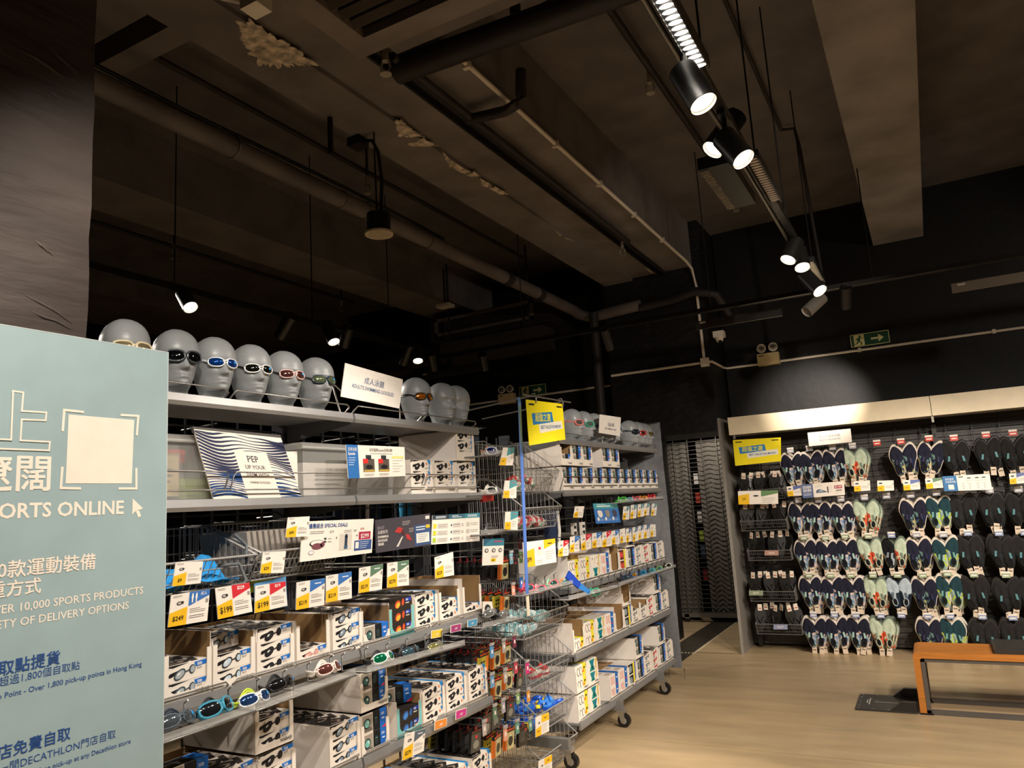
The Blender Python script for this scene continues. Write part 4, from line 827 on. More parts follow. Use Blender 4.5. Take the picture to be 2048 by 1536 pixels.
# top-shelf signs
plane_sign('hanging_sign', 'white adult swimming goggles sign standing on the top shelf', 'sign', [(691, 726), (806, 759), (799, 817), (682, 793)], 'x', -2.19, lambda s: (s.text('成人泳鏡', .5, .55, .17, '3c5f8c', 2, 'c'), s.text("ADULT'S SWIMMING GOGGLES", .5, .34, .12, '3c5f8c', 2, 'c', maxw=.72)), .004, 'f4ede4')
q = MB('metal', 'a8a39c'); p0, p1 = at(681, 800, 'x', -2.265), at(664, 768, 'x', -2.265); q.tube([at(681, 828, 'x', -2.25), at(664, 765, 'x', -2.28), at(690, 790, 'x', -2.28)], .004); q.tube([at(800, 818, 'x', -2.268), at(800, 846, 'x', -2.268)], .004); solo(q, 'sign_bracket', 'bent metal bracket holding the adult goggles sign', 'bracket')
def speed(s):
    s.rect(0, 0, .18, 1, '2f6fb4'); s.text('近視泳鏡', .02, .82, .09, 'f2ede4', 2, maxw=.14); s.text('Speedo', .02, .7, .08, 'f2ede4', 2, bold=True, maxw=.13); s.lines(.02, .6, .14, 4, .07, 'bcd0e8', th=.02)
    s.text('如何選擇Speedo近視泳鏡?', .57, .82, .085, '3a3632', 2, 'c', maxw=.4); s.lines(.38, .74, .8, 1, .1)
    for u in (.34, .6):
        s.rect(u-.04, .56, u+.05, .7, '2e3338', 2); s.rect(u-.09, .18, u+.1, .58, '5c5048', 2); s.rect(u-.09, .44, u-.01, .58, 'd8322c', 3); s.ell(u+.01, .33, .06, .07, '1f1c1a', 3); s.rect(u-.08, .18, u+.1, .24, 'c0a04a', 3); s.lines(u-.08, .1, u+.1, 2, .04)
    s.rect(.75, .6, .97, .68, 'ecdc8a', 2)
    for r in range(5): s.lines(.76, .52-r*.09, .96, 1, .1, 'b0aaa2', seed=r)
plane_sign('info_sign', 'white and blue near-sighted goggles guide sign on the second shelf', 'sign', [(692, 889), (809, 894), (811, 952), (697, 957)], 'x', -2.175, speed)
# second far sign, kids
plane_sign('hanging_sign', "white kids goggles sign between the far heads", 'sign', z8([(960, 275), (1127, 300), (1120, 450), (953, 422)]), 'x', -2.165, lambda s: (s.text('兒童泳鏡', .52, .45, .16, '5a6270', 2, 'c', maxw=.34), s.text("KIDS' SWIMMING GOGGLES", .52, .25, .09, '5a6270', 2, 'c', maxw=.62)), .004, 'ece4da')
q = MB('metal', '9a958e'); q.tube([at(1205, 868, 'x', -2.25), at(1205, 885, 'x', -2.25)], .004); solo(q, 'sign_bracket', 'short metal stem under the kids goggles sign', 'bracket')
def lensg(s):
    s.poly([(0, .72), (1, .72), (1, 1), (0, 1)], '4a9ea6'); s.lines(.12, .92, .5, 1, .1, 'cfe6e6', th=.03); s.lines(.12, .82, .7, 1, .1, 'e6f2f2', th=.06); s.lines(.72, .9, .98, 3, .06, 'a8d0d0')
    for u, c in ((.2, 'ece4da'), (.5, '9a8f86'), (.8, '4a4658')): s.poly([(u-.1, .6), (u-.04, .66), (u+.08, .62), (u+.1, .4), (u+.03, .28), (u-.06, .34)], c, 2); s.ell(u-.1, .22, .045, .1, 'ece8e2', 3, 8); s.lines(u-.04, .2, u+.14, 2, .06, 'cfdcf0')
plane_sign('info_sign', 'blue lens guide sign with three lens shapes on the far unit', 'sign', z8([(905, 988), (1097, 983), (1127, 1138), (932, 1150)]), 'x', -2.18, lensg, col='3f78c0')
FT = [((630, 1287), (710, 1280), (708, 1405), (625, 1415), RED, 'red'), ((722, 1255), (800, 1245), (795, 1370), (718, 1380), BLU, 'blue'), ((805, 1240), (890, 1228), (890, 1350), (812, 1365), RED, 'red'), ((898, 1228), (970, 1215), (975, 1335), (898, 1345), BLU, 'blue'), ((980, 1220), (1048, 1205), (1055, 1325), (978, 1340), RED, 'red'),
      ((1053, 1210), (1112, 1195), (1118, 1310), (1055, 1318), BLU, 'blue'), ((1120, 1195), (1160, 1185), (1170, 1295), (1125, 1305), None, 'white'), ((1170, 1190), (1212, 1182), (1215, 1290), (1170, 1300), '4a6a8c', 'slate'), ((1222, 1180), (1264, 1172), (1266, 1285), (1222, 1295), '4a6a8c', 'slate'), ((1268, 1170), (1308, 1160), (1308, 1268), (1268, 1280), '4a6a8c', 'slate'), ((1312, 1160), (1358, 1155), (1358, 1262), (1312, 1270), '4a6a8c', 'slate'), ((1364, 1155), (1405, 1155), (1408, 1252), (1365, 1256), None, 'white')]
for i, (a, b, c, d, co, n) in enumerate(FT): ptag(z8([a, b, c, d]), ['$99', '$79', '$89', '$129', '$139', '$79', '$69', '$59', '$59', '$69', '$79', '$49'][i], co, f'{n}-cornered price tag, {ORD[i]} along the far unit above the third shelf', -2.15, seed=i)
for i, p in enumerate([[(1150, 1012), (1200, 1005), (1192, 1115), (1142, 1118)], [(1210, 1000), (1258, 995), (1250, 1105), (1202, 1110)], [(1265, 995), (1312, 988), (1312, 1090), (1262, 1098)], [(1318, 988), (1360, 985), (1352, 1080), (1312, 1085)], [(1378, 990), (1420, 985), (1408, 1082), (1370, 1087)]]):
    ptag(z8(p), '$149', '5f8a90', f'teal-cornered price tag, {ORD[i]} of five under the hanging coloured goggles', -2.15, seed=i)
ptag(z8([(762, 1010), (835, 1010), (822, 1100), (748, 1100)]), '$39', None, 'small white price tag beside the dark nose clips on the far unit', -2.15)
for i, p in enumerate([[(190, 540), (275, 540), (262, 683), (155, 682)], [(200, 805), (293, 803), (290, 945), (185, 945)], [(205, 1055), (305, 1052), (300, 1200), (197, 1195)]]):
    plane_sign('price_tag', f'teal and yellow price tag on the {["top", "middle", "bottom"][i]} goggles tray of the hook bay', 'price tag', z8(p), 'x', -2.07, lambda s: (s.poly([(.4, 1), (1, 1), (1, .7), (.4, .52)], TEA), s.lines(.55, .84, .9, 1, .1, 'b0707a', th=.04), s.poly([(0, 0), (.45, 0), (.45, .42), (0, .42)], YEL), s.text('$279' if i == 2 else '$217' if i else '$637', .22, .2, .08, '4a3a18', 2, 'c', maxw=.3), s.lines(.52, .45, .95, 4, .09)), group=TG)
# ------------------------------------------------------------------ yellow best-value signs
def best(s):
    s.poly([(.11, .70), (.66, .76), (.69, .50), (.13, .44)], '2f7fb8'); s.text('超值之選', .40, .53, .155, 'f2e43a', 2, 'c', bold=True, maxw=.44)
    s.poly([(.27, .45), (.93, .53), (.95, .31), (.29, .24)], 'e9e4d2', 1.5); s.text('BEST VALUE FOR MONEY', .615, .335, .085, '4a6a90', 2.5, 'c', maxw=.58, bold=True)
    for u in (.12, .88): s.poly([(u-.07, .925), (u+.07, .925), (u+.07, .885), (u-.07, .885)], '24221a', 2)
t = plane_sign('best_value_sign', 'yellow best value for money sign hanging from wire hooks beside the blue strip', 'sign', [(1052.5, 799), (1125, 808), (1131, 879), (1059, 891)], 'x', -1.98, best, .004, 'f2e01c')
c = t.location; q = MB('metal', '8f8b84')
for u, v in ((1067, 803), (1121, 812)): p = at(u, v, 'x', -1.98)-c; q.tube([p+Vector((.01, .01, -.01)), p+Vector((.012, .02, .02)), p+Vector((0, .02, .05)), p+Vector((-.01, 0, .045))], .0035)
part(q, 'hook', t)
a, b = at(1062, 792, 'x', -1.985), at(1128, 802, 'x', -1.985); q = MB('metal', '9c978f'); q.tube([a-Vector((0, .1, 0)), b+Vector((0, .1, .0))], .005); q.tube([a, (-2.6, a.y, a.z-.05)], .005); q.tube([b, (-2.6, b.y, b.z-.05)], .005); solo(q, 'wire_hanger', 'thin grey wire arm carrying the yellow sign above the baskets', 'sign arm')
q = MB('gloss', '5f86d8'); a, b, d = at(1039, 795, 'x', -2.06), at(1055, 1188, 'x', -2.06), at(1058, 1232, 'x', -2.06)
w_ = Vector((.0, .016, 0)); q.add([a-w_, a+w_, b+w_, b-w_, *[p-Vector((.004, 0, 0)) for p in (a-w_, a+w_, b+w_, b-w_)]], [(0, 3, 2, 1), (4, 5, 6, 7), (0, 4, 7, 3), (1, 2, 6, 5), (0, 1, 5, 4)])
q.add([b-w_, b+w_, d+w_, d-w_, *[p-Vector((.004, 0, 0)) for p in (b-w_, b+w_, d+w_, d-w_)]], [(0, 3, 2, 1), (4, 5, 6, 7), (0, 4, 7, 3), (1, 2, 6, 5), (3, 7, 6, 2)], 'e6dcc6'); solo(q, 'vertical_strip', 'long blue and white vertical strip crossing the hook bay', 'strip')
# ================================================================== hook bay: baskets, packs, goggle trays
WIRE = 'a09f9c'
def basket(label, y0, y1, zf, xf=-2.2, dep=.4, hb=.2, hf=.13, flare=.06, cat='wire basket', n=9, m='steel', colr=WIRE):
    """zf: height of the front mouth edge"""
    t = thing('wire_basket', label, cat, (xf, (y0+y1)/2, zf-hf), group='wire baskets'); h = (y1-y0)/2; r = .0042
    prof = [(-dep, 0, hf+hb), (-dep+.14, 0, hf+hb), (0, 0, hf), (-flare, 0, 0), (-dep, 0, 0)]
    q = MB(m, colr)
    for s in (-1, 1): q.tube([(x, s*h, z) for x, _, z in prof]+[(-dep, s*h, hf+hb)], r)
    q.tube([(0, -h, hf), (0, h, hf)], r*1.2); q.tube([(-flare, -h, 0), (-flare, h, 0)], r); q.tube([(-dep, -h, hf+hb), (-dep, h, hf+hb)], r); part(q, 'rim', t)
    q = MB(m, colr); rr = .0024; nn = 20
    for k in range(nn+1): y = -h+2*h*k/nn; q.tube([(0, y, hf), (-flare, y, 0), (-dep, y, 0), (-dep, y, hf+hb)], rr, n=4)
    for f in (.35, .7): q.tube([(-flare*f, -h, hf*(1-f)), (-flare*f, h, hf*(1-f))], rr, n=4)
    for s in (-1, 1):
        for k in range(1, 13):
            x = -dep+dep*k/13; top = hf+hb if x < -dep+.14 else hf+hb*(1-(x+dep-.14)/(dep-.14)); bot = 0 if x < -flare else hf*(x+flare)/flare
            q.tube([(x, s*h, bot), (x, s*h, top)], rr, n=4)
        q.tube([(-dep, s*h, hf*.9), (-.01, s*h, hf*.9)], rr, n=4)
    part(q, 'wires', t, kind='stuff'); return t
BY0, BY1 = 4.125, 4.655
bz = {}
for k, (u, v, lb) in enumerate([(1040, 939, 'topmost wire basket of the hook bay, holding striped bags'), (1045, 1017, 'second wire basket from the top of the hook bay'), (1057, 1237, 'third wire basket, full of clear aqua bags'), (1065, 1340, 'fourth wire basket, with one striped red bag'), (1070, 1436, 'fifth wire basket, heaped with blue snorkel masks'), (1076, 1522, 'lowest wire basket, standing empty by the castor')]):
    bz[k] = at(u, v, 'x', -2.2).z; basket(lb, BY0, BY1, bz[k])
rnd = random.Random(5)
def bag_mesh(cols, seed, l=.13, w=.1, h=.05):
    rn = random.Random(seed); q = MB('gloss', cols[0]); n = 12; rings = []
    for i in range(7):
        t = i/6; s = math.sin(PI*min(.97, max(.06, t)))**.5; rings.append([(l*(t-.5)+rn.uniform(-.006, .006), w/2*s*math.cos(2*PI*k/n)+rn.uniform(-.006, .006), h/2*s*math.sin(2*PI*k/n)+rn.uniform(-.006, .006)) for k in range(n)])
    for i in range(6): q.ring(rings[i:i+2], cols[i % len(cols)], caps=False, sm=False)
    q.face(rings[0][::-1]); q.face(rings[-1]); return q.mesh('goggles_bag')
STR = [bag_mesh(['d23a3e', 'ece2d8', 'c8343a', 'e8dcd0', '7fa898', 'd8c8c0'], s) for s in (1, 2)]; AQ = [bag_mesh(['9cc8cc', 'd3e0de', '6fb0b8', 'b8d4d4'], s) for s in (3, 4, 5)]
def put(mesh, name, label, cat, p, rot, group): o = bpy.data.objects.new(name, mesh); COL.objects.link(o); o.location = p; o.rotation_euler = rot; return tag(o, label, cat, group)
for k, (y, x) in enumerate([(4.22, -2.3), (4.32, -2.33), (4.4, -2.3)]): put(STR[k % 2], 'striped_bag', f'red and white striped bag, {ORD[k]} from the near end of the topmost basket', 'bag', (x, y, bz[0]-.13+.045+.01*k), (rnd.uniform(-.5, .5), .7, rnd.uniform(-1, 1)), 'striped bags in the baskets')
for k, (y, x) in enumerate([(4.2, -2.3), (4.33, -2.32), (4.45, -2.3), (4.55, -2.33)]): put(STR[k % 2], 'striped_bag', f'red and white striped bag, {ORD[k]} from the near end of the second basket', 'bag', (x, y, bz[1]-.13+.04), (rnd.uniform(-.4, .4), .4, 1.4+rnd.uniform(-.5, .5)), 'striped bags in the baskets')
for k in range(12): put(AQ[k % 3], 'clear_bag', 'shiny aqua plastic bag lying among others in the third basket', 'bag', (-2.31-.09*(k % 3), 4.19+.1*(k//3 % 5)+rnd.uniform(-.02, .02), bz[2]-.13+.04+.055*(k//6)), (rnd.uniform(-.5, .5), rnd.uniform(-.5, .5), rnd.uniform(0, 3)), 'aqua bags in the third basket')
for k, (y, x) in enumerate([(4.3, -2.29), (4.42, -2.3), (4.2, -2.38)]): put(STR[k % 2], 'striped_bag', f'striped bag, {ORD[k]} in the fourth basket', 'bag', (x, y, bz[3]-.13+.05), (rnd.uniform(-.4, .4), .8, 1.2+k), 'striped bags in the baskets')
def snork():
    q = MB('gloss', '1f56c0'); q.ring([[(r*math.cos(2*PI*k/14), r*.8*math.sin(2*PI*k/14), z) for k in range(14)] for r, z in ((.03, 0), (.052, .012), (.056, .03), (.05, .045))]); q.disc((0, 0, .0455), (0, 0, 1), .042, '3f86d8', 14)
    q.tube([(.05, 0, .02), (.08, .02, .05), (.09, .03, .11)], .011, '2a6ad0'); q.box(-.02, .02, -.06, -.045, .01, .04, 'e8c92a'); return q.mesh('snorkel_mask')
SN = snork()
SL = ['blue snorkel mask with a yellow clip, one of the heap in the fifth basket']
for k in range(30): put(SN, 'snorkel_mask', SL[0], 'snorkel mask', (-2.27-.075*(k % 4), 4.17+.075*(k//4 % 6)+rnd.uniform(-.02, .02), bz[4]-.125+.02+.05*(k//12)+rnd.uniform(0, .02)), (rnd.uniform(-.6, .6), rnd.uniform(-.2, .7), rnd.uniform(0, 6)), 'blue snorkel masks in the fifth basket').scale = (.68,)*3
z3b = lambda p: cz(p, 8.53, 1000, 1380)
for i, p in enumerate([[(610, 470), (835, 380), (840, 700), (612, 810)], [(662, 1218), (885, 1100), (890, 1400), (664, 1520)]]):
    plane_sign('price_tag', ['white and yellow price tag on the basket of blue snorkel masks', 'white and yellow price tag on the lowest empty basket'][i], 'price tag', z3b(p), 'x', -2.185, lambda s: (s.rect(.42, .62, 1, 1, YEL), s.rect(.62, .78, .78, .84, '7a5a18', 2), s.poly([(0, 0), (.4, 0), (.4, .48), (0, .4)], YEL), s.text('$49', .2, .2, .1, '4a3a18', 2, 'c', maxw=.26), s.ell(.24, .66, .06, .06, '55504a', 2, 8), s.lines(.46, .5, .95, 5, .09)), group=TG)
# blister packs on hooks
def pack_mesh(front):
    q = MB('gloss', '1b1a1b'); w, h = .044, .118
    q.box(-.016, 0, -w, w, -h, -.012, '1c1b1c'); q.box(-.006, -.002, -.008, .008, -.012, .006, '8f2826')
    s = Q(q, (0, -w, -h), (0, w, -h), (0, w, -.012), (0, -w, -.012)); s.rect(0, .92, 1, 1, {'y': 'd8532a', 'o': 'd8532a'}.get(front, '5a2220'))
    if front == 'y': s.rect(0, 0, .72, .85, 'b3a83a'); s.rect(.72, 0, 1, .85, 'e8762a'); [s.ell(.2+.26*(k % 2), .2+.2*(k//2), .1, .06, '22201c', 2, 10) for k in range(6)]
    if front == 'o': s.rect(0, 0, 1, .85, 'c9c08a'); s.rect(.0, 0, .2, .85, 'ee7a26', 2); s.ell(.6, .4, .26, .26, '2a2a28', 2, 14); s.ell(.6, .66, .08, .05, 'f2ece0', 3, 8)
    if front == 'k': s.rect(.0, 0, 1, .85, '2a292b'); s.lines(.15, .7, .9, 6, .09, '6a6866', th=.03); s.ell(.75, .78, .12, .07, 'd8322e', 3, 8)
    if front == 'g': s.rect(0, 0, 1, .85, '4a4a46'); s.ell(.5, .35, .3, .2, '8a8a80', 2); s.ell(.5, .7, .14, .08, 'd8322e', 3, 8)
    b = Q(q, (-.016, w, -h), (-.016, -w, -h), (-.016, -w, -.012), (-.016, w, -.012)); b.lines(.15, .8, .9, 7, .09, '6a6866', th=.02)
    e = Q(q, (-.016, -w, -h), (0, -w, -h), (0, -w, -.012), (-.016, -w, -.012)); e.rect(0, 0, 1, .85, {'y': 'c9b43a', 'o': 'e8762a'}.get(front, '232223')); return q.mesh('goggles_pack')
PK = {k: pack_mesh(k) for k in 'yokg'}
PN = {'y': 'yellow-fronted', 'o': 'orange-edged', 'k': 'black', 'g': 'grey clear-fronted'}
def hook(u, v, flag, fl_name, packs, k, xt=-2.17, gap=.05):
    p = at(u, v, 'x', xt); L = p.x-(XB+.02)
    t = thing('display_hook', f'{fl_name}-flagged display hook, {k} in the hook bay', 'hook', p, group='hooks of the hook bay')
    q = MB('metal', '8f8e8c'); q.tube([(-L, 0, 0), (-.02, 0, 0), (0, 0, .012)], .0035); q.tube([(-L, 0, .035), (-.012, 0, .035), (.0, 0, .022)], .0035); part(q, 'prong', t)
    q = MB('gloss', flag); q.box(.0, .003, -.019, .019, -.045, .03); q.box(.0, .008, -.02, .02, .018, .032, 'a7a5a2'); q.rect = None; s = Q(q, (.003, -.019, -.045), (.003, .019, -.045), (.003, .019, .018), (.003, -.019, .018)); s.rect(.3, .35, .7, .65, 'e9e6e0'); part(q, 'price_flag', t)
    for i, c in enumerate(packs):
        o = put(PK[c], 'goggles_pack', f'{PN[c]} goggles pack, {ORD[i]} on the {fl_name}-flagged hook {k}', 'pack', (p.x-.045-i*gap, p.y, p.z-.012), (rnd.uniform(-.05, .05), .1, rnd.uniform(-.12, .12)), 'goggles packs on hooks')
HK = [(1022, 1112, '8fc4d8', 'light-blue', 'okkkkkk', 'over the grey glasses'), (1041, 1110, '7ea86a', 'green', 'kk', 'by the wide tag'), (1026, 1176, 'e8a58a', 'peach', 'oyoyyk', 'beside the pink goggles'), (1042, 1160, '3f74c0', 'blue', 'k', 'left of the pink goggles'),
      (1028, 1278, '7a3550', 'plum', 'oyyykk', 'under the third basket'), (1007, 1288, 'a9a29c', 'grey', 'oyykkk', 'behind the plum flag'), (983, 1298, '5a94c8', 'sky-blue', 'ygkkk', 'far back on the left'), (1031, 1330, 'c24a5a', 'red', 'oyykk', 'level with the fourth basket'), (1054, 1331, 'd23a80', 'pink', 'g', 'touching the fourth basket'),
      (1010, 1348, 'b4aca6', 'pale-grey', 'oyyk', 'behind the red flag'), (984, 1357, '6a9cc8', 'steel-blue', 'gykk', 'beside the white goggles boxes'), (1035, 1391, '86a872', 'sage-green', 'gyk', 'above the blue masks'), (1056, 1387, 'e09a42', 'orange', '', 'empty above the blue masks'), (1006, 1408, 'a8a4b0', 'lilac-grey', 'gyok', 'behind the sage flag'),
      (989, 1420, '5f7f68', 'dark-green', 'ggkkk', 'with a white cross'), (1034, 1450, '5f9a84', 'teal', 'okyk', 'low by the blue masks'), (1060, 1445, '6aa088', 'mint', 'k', 'against the fifth basket'), (1010, 1463, 'e0a088', 'salmon', 'oykkk', 'lowest row front'), (968, 1452, 'b8a8a4', 'dusty-pink', 'gkkkky', 'lowest row rear')]
for a in HK: hook(*a)
# wire trays of loose goggles
def wtray(p0, p1, label, depth=.13):
    """a shallow clear tray on wire arms; p0,p1 its outer lower edge along the shelf"""
    d = (p1-p0); L = d.length; c = (p0+p1)/2; t = thing('goggles_tray', label, 'display tray', c, group='clear trays of loose goggles')
    u = d.normalized(); bx = Vector((-depth, 0, .0)); q = MB('clear', 'd8d8d4'); a, b = p0-c, p1-c
    slab(q, a, b, b+bx, a+bx, .003, 'd8d8d4', 'clear'); slab(q, a, b, b+Vector((0, 0, .025)), a+Vector((0, 0, .025)), .002, 'd8d8d4', 'clear'); part(q, 'clear_sheet', t)
    q = MB('metal', '8f8e8c'); q.tube([a+bx, a, b, b+bx], .004)
    n = max(2, int(L/.12))
    for k in range(n+1): e = a.lerp(b, k/n); q.tube([e+Vector((0, 0, -.003)), e+bx, e+bx+Vector((0, 0, .06)), e+bx+Vector((.015, 0, .07))], .0035, n=5)
    part(q, 'wire_arms', t); return t
def P(u, v, x=-2.05): return at(u, v, 'x', x)
wtray(P(326, 1487, -2.04), P(512, 1422, -2.04), 'clear wire tray of goggles on the third shelf edge, beside the poster'); wtray(P(512, 1422, -2.04), P(712, 1350, -2.04), 'clear wire tray of goggles below the brown cartons'); wtray(P(735, 1345, -2.04), P(930, 1290, -2.04), 'clear wire tray of goggles left of the -100 label')
def loose(u, v, lab, f, l, s, rz=.0, x=-2.08, tilt=-.35, mask=False, sz=1.0, clear=False):
    g = goggles('swim_goggles', lab, 'goggles', f, l, s, False, mask, sz, 'loose goggles on display trays', clear)
    g.location = at(u, v, 'x', x); g.rotation_euler = (0, tilt, rz)
loose(360, 1436, 'grey mirror goggles next to the poster edge', '55606a', '7c8890', '2f3a48'); loose(440, 1412, 'teal-edged dark mask goggles on the near tray', '3f94b0', '33383c', '2a2a2c', .1, mask=True)
loose(515, 1394, 'white and blue goggles with lime strap on the near tray', 'e2e4e4', '3a5f9a', 'c6dc3a'); loose(570, 1364, 'black goggles with white stripe on the middle tray', '1c1c1e', '2b2b2c', '1c1c1e', .1); loose(664, 1334, 'pink and white goggles on the middle tray', 'ead8cf', '9a5a52', 'eee6da', .05)
loose(772, 1313, 'white goggles with green mirror lenses on the far tray', 'e8e8e4', '1f9a6a', '2a2c30', .0); loose(826, 1300, 'black goggles with steel mirror lenses', '2a2c30', '5f7f8c', '2c2c30', .1); loose(876, 1291, 'clear yellow-tinted goggles at the tray end', '6a6a60', 'b8b06a', '2a2a2a', .1)
wtray(P(966, 1256, -2.1), P(1046, 1238, -2.1), 'clear tray of grey goggles at the third shelf level of the hook bay')
loose(985, 1224, 'grey framed clear goggles in the hook bay, left pair', '8c8c8c', 'b0b0ac', '1c1c1e', 0, -2.15); loose(1012, 1226, 'grey goggles in the hook bay, right pair', '70706e', 'c0c0ba', '1c1c1e', .2, -2.12)
plane_sign('round_tag', 'white rounded card with a black goggles picture at the third shelf end', 'label', [(966, 1203), (984, 1203), (988, 1228), (966, 1233)], 'x', -2.17, lambda s: (s.ell(.45, .5, .3, .3, '2a2826', 2), s.ell(.5, .4, .2, .2, 'a8a8a8', 3)))
wtray(P(1048, 1192, -2.06), P(1146, 1168, -2.06), 'clear tray of pink and aqua goggles behind the blue strip')
for (u, v, l, f, ln, st) in [(1064, 1174, 'pink goggles left in the tray behind the blue strip', 'e8506a', '5f8a90', 'e8506a'), (1088, 1176, 'pink goggles centre in the tray behind the blue strip', 'e8506a', '3f7078', 'f0a0a8'), (1112, 1165, 'pink and mint goggles in the tray behind the blue strip', 'ea6a70', '4a7a70', '8fc8a8'), (1138, 1164, 'aqua goggles at the end of the pink tray', '5fc0c4', '8fd0d0', 'e8a060')]: loose(u, v, l, f, ln, st, .1, -2.12)
wtray(P(1138, 1200, -2.06), P(1236, 1176, -2.06), 'clear tray with the mint mask on the far unit'); loose(1196, 1182, 'mint green mask in a clear tray of the far unit', '4fb898', 'a8b8b0', '4fb898', .1, -2.1, mask=True)
q = MB('gloss', '2447b0'); a, b, c = at(1135, 1148, 'x', -2.08), at(1160, 1172, 'x', -2.06), at(1180, 1185, 'x', -2.06); o_ = Vector((0, .03, .02)); q.add([a-o_, a+o_, b+o_*.7, b-o_*.7], [(0, 1, 2, 3)]); q.add([b-o_*.7, b+o_*.7, c+o_*.5, c-o_*.5], [(0, 1, 2, 3)], '2f7fd0')
q.add([p-Vector((.006, 0, .002)) for p in (a-o_, a+o_, b+o_*.7, b-o_*.7)], [(3, 2, 1, 0)]); solo(q, 'mask_strap', 'wide blue mask strap leaning out of the clear tray', 'strap')
wtray(P(1238, 1172, -2.06), P(1352, 1134, -2.06), 'long clear tray of small goggles on the far unit')
for k, (u, v, f, ln) in enumerate([(1255, 1154, '2a3f5a', '4a5f70'), (1272, 1148, '2f6ab0', 'd8a040'), (1290, 1144, '2f7fb8', '3f94c0'), (1308, 1140, '3f9ab0', '5fb0b8'), (1322, 1136, '7fb850', '4a90a0'), (1340, 1130, 'd8dcd0', '22221e')]): loose(u, v, f'small goggles, {ORD[k]} along the long clear tray of the far unit', f, ln, '2a2a30', .1, -2.1)
wtray(P(1236, 1006, -2.12), P(1326, 998, -2.12), 'clear tray of bright goggles under the second shelf of the far unit')
for k, (u, v, f, cn) in enumerate([(1250, 998, '5fd05a', 'lime green'), (1263, 999, '7fc0d0', 'pale blue'), (1278, 997, 'e86a7a', 'pink'), (1292, 996, 'f0982a', 'orange'), (1308, 993, 'd8303a', 'red')]): loose(u, v, f'{cn} goggles in the bright tray of the far unit', f, f, f, .1, -2.15)
for k, (v0, lb, gl) in enumerate([(912, 'topmost', ('cdd2d8', '2a3f9a', 'c87a4a')), (990, 'middle', ('e8e6e0', '2f3a34', 'ece6dc')), (1070, 'bottom', ('5a5a58', '8a8a86', '4a4a4a'))]):
    wtray(P(962, v0, -2.1), P(1016, v0-4, -2.1), f'{lb} clear goggles tray at the left of the hook bay'); loose(990, v0-10, f'goggles lying in the {lb} clear tray of the hook bay', *gl, .05, -2.15, -.2, mask=(k == 0))
plane_sign('red_pouch', 'red pouch hanging under the middle clear tray', 'pouch', [(965, 985), (986, 984), (988, 1001), (966, 1004)], 'x', -2.2, lambda s: None, .02, 'd8301c', m='gloss')
# near left: two baskets under the second shelf
b1 = basket('near wire basket with a blue drawstring bag, beside the poster', 1.45, 1.99, 1.485, -2.17, .42, .11, .1); b2 = basket('second near wire basket, holding grey card cases', 2.01, 2.44, 1.49, -2.17, .42, .11, .1)
def cloth(cols, cx, cy, cz_, w, d, h, seed):
    rn = random.Random(seed); q = MB('fabric', cols); nx, ny = 16, 18
    ph = [rn.uniform(0, 6) for _ in range(6)]
    f = lambda i, j: (cx+d*(i/nx-.5), cy+w*(j/ny-.5), cz_+h*(.5+.3*math.sin(i*.7+ph[0])+.25*math.sin(j*.55+i*.4+ph[1])+.2*math.sin(j*1.1-i*.6+ph[2]))*math.sin(PI*(i+.6)/(nx+1.2))**.6)
    v = [f(i, j) for i in range(nx+1) for j in range(ny+1)]; q.add(v, [(i*(ny+1)+j, i*(ny+1)+j+1, (i+1)*(ny+1)+j+1, (i+1)*(ny+1)+j) for i in range(nx) for j in range(ny)], None, None, True); return q
t = thing('drawstring_bag', 'bright blue drawstring bag draped over the near wire basket', 'bag', (0, 0, 0))
part(cloth('2f93d8', -2.33, 1.72, 1.395, .44, .26, .085, 9), 'bag_cloth', t); q = MB('fabric', '6a6e70'); q.tube([(-2.2, 1.84, 1.46), (-2.16, 1.9, 1.46), (-2.155, 1.93, 1.4), (-2.16, 1.88, 1.38), (-2.15, 1.95, 1.33)], .007); q.tube([(-2.25, 1.96, 1.56), (-2.2, 1.97, 1.52), (-2.18, 1.95, 1.47)], .006); part(q, 'cord', t)
for k in range(14):
    y = 2.04+k*.028; q = MB('paper', '9b948c'); q.box(-2.5, -2.24, -.008, .008, 0, .17); q.box(-2.24, -2.238, -.006, .006, .02, .06, '2c2a28'); o = solo(q, 'card_case', f'grey card case, {ORD[k]} from the left in the second near basket', 'case', (0, y, 1.4), rot=(.16, 0, 0), group='grey card cases in the basket')
q = MB('fabric', 'c6e03a'); q.add([(-2.35, 2.1, 1.33), (-2.33, 2.24, 1.35), (-2.35, 2.17, 1.44), (-2.41, 2.14, 1.37)], [(0, 1, 2), (0, 2, 3), (1, 3, 2), (0, 3, 1)]); solo(q, 'lime_fin_tip', 'lime yellow fin tip poking up behind the price tags', 'fin')
# second shelf: storage bins, poster
def bin_(y0, y1, lab, fill):
    t = thing('storage_bin', lab, 'storage bin', (-2.42, (y0+y1)/2, Z2)); h = (y1-y0)/2; q = MB('frosted', 'c9c9c6'); A = [(-.16, h*.9, 0), (-.19, h, .22)]
    r = lambda s, w_, z: [(-s, -w_, z), (s, -w_, z), (s, w_, z), (-s, w_, z)]
    q.ring([r(.15, h*.9, 0), r(.165, h*.96, .2)], sm=False, caps=False); q.face(r(.15, h*.9, 0.0)); part(q, 'tub', t)
    q = MB('frosted', 'd6d6d2'); q.ring([r(.172, h, .2), r(.175, h, .222), r(.15, h*.93, .232)], sm=False, caps=False); q.face(r(.15, h*.93, .232)); q.tube([(.177, -h, .208), (.177, h, .208)], .006); part(q, 'lid', t)
    return t
bin_(1.5, 1.98, 'frosted plastic storage bin with packages at the poster end', 1); bin_(2.3, 2.95, 'large frosted plastic storage bin with a white carton inside', 0)
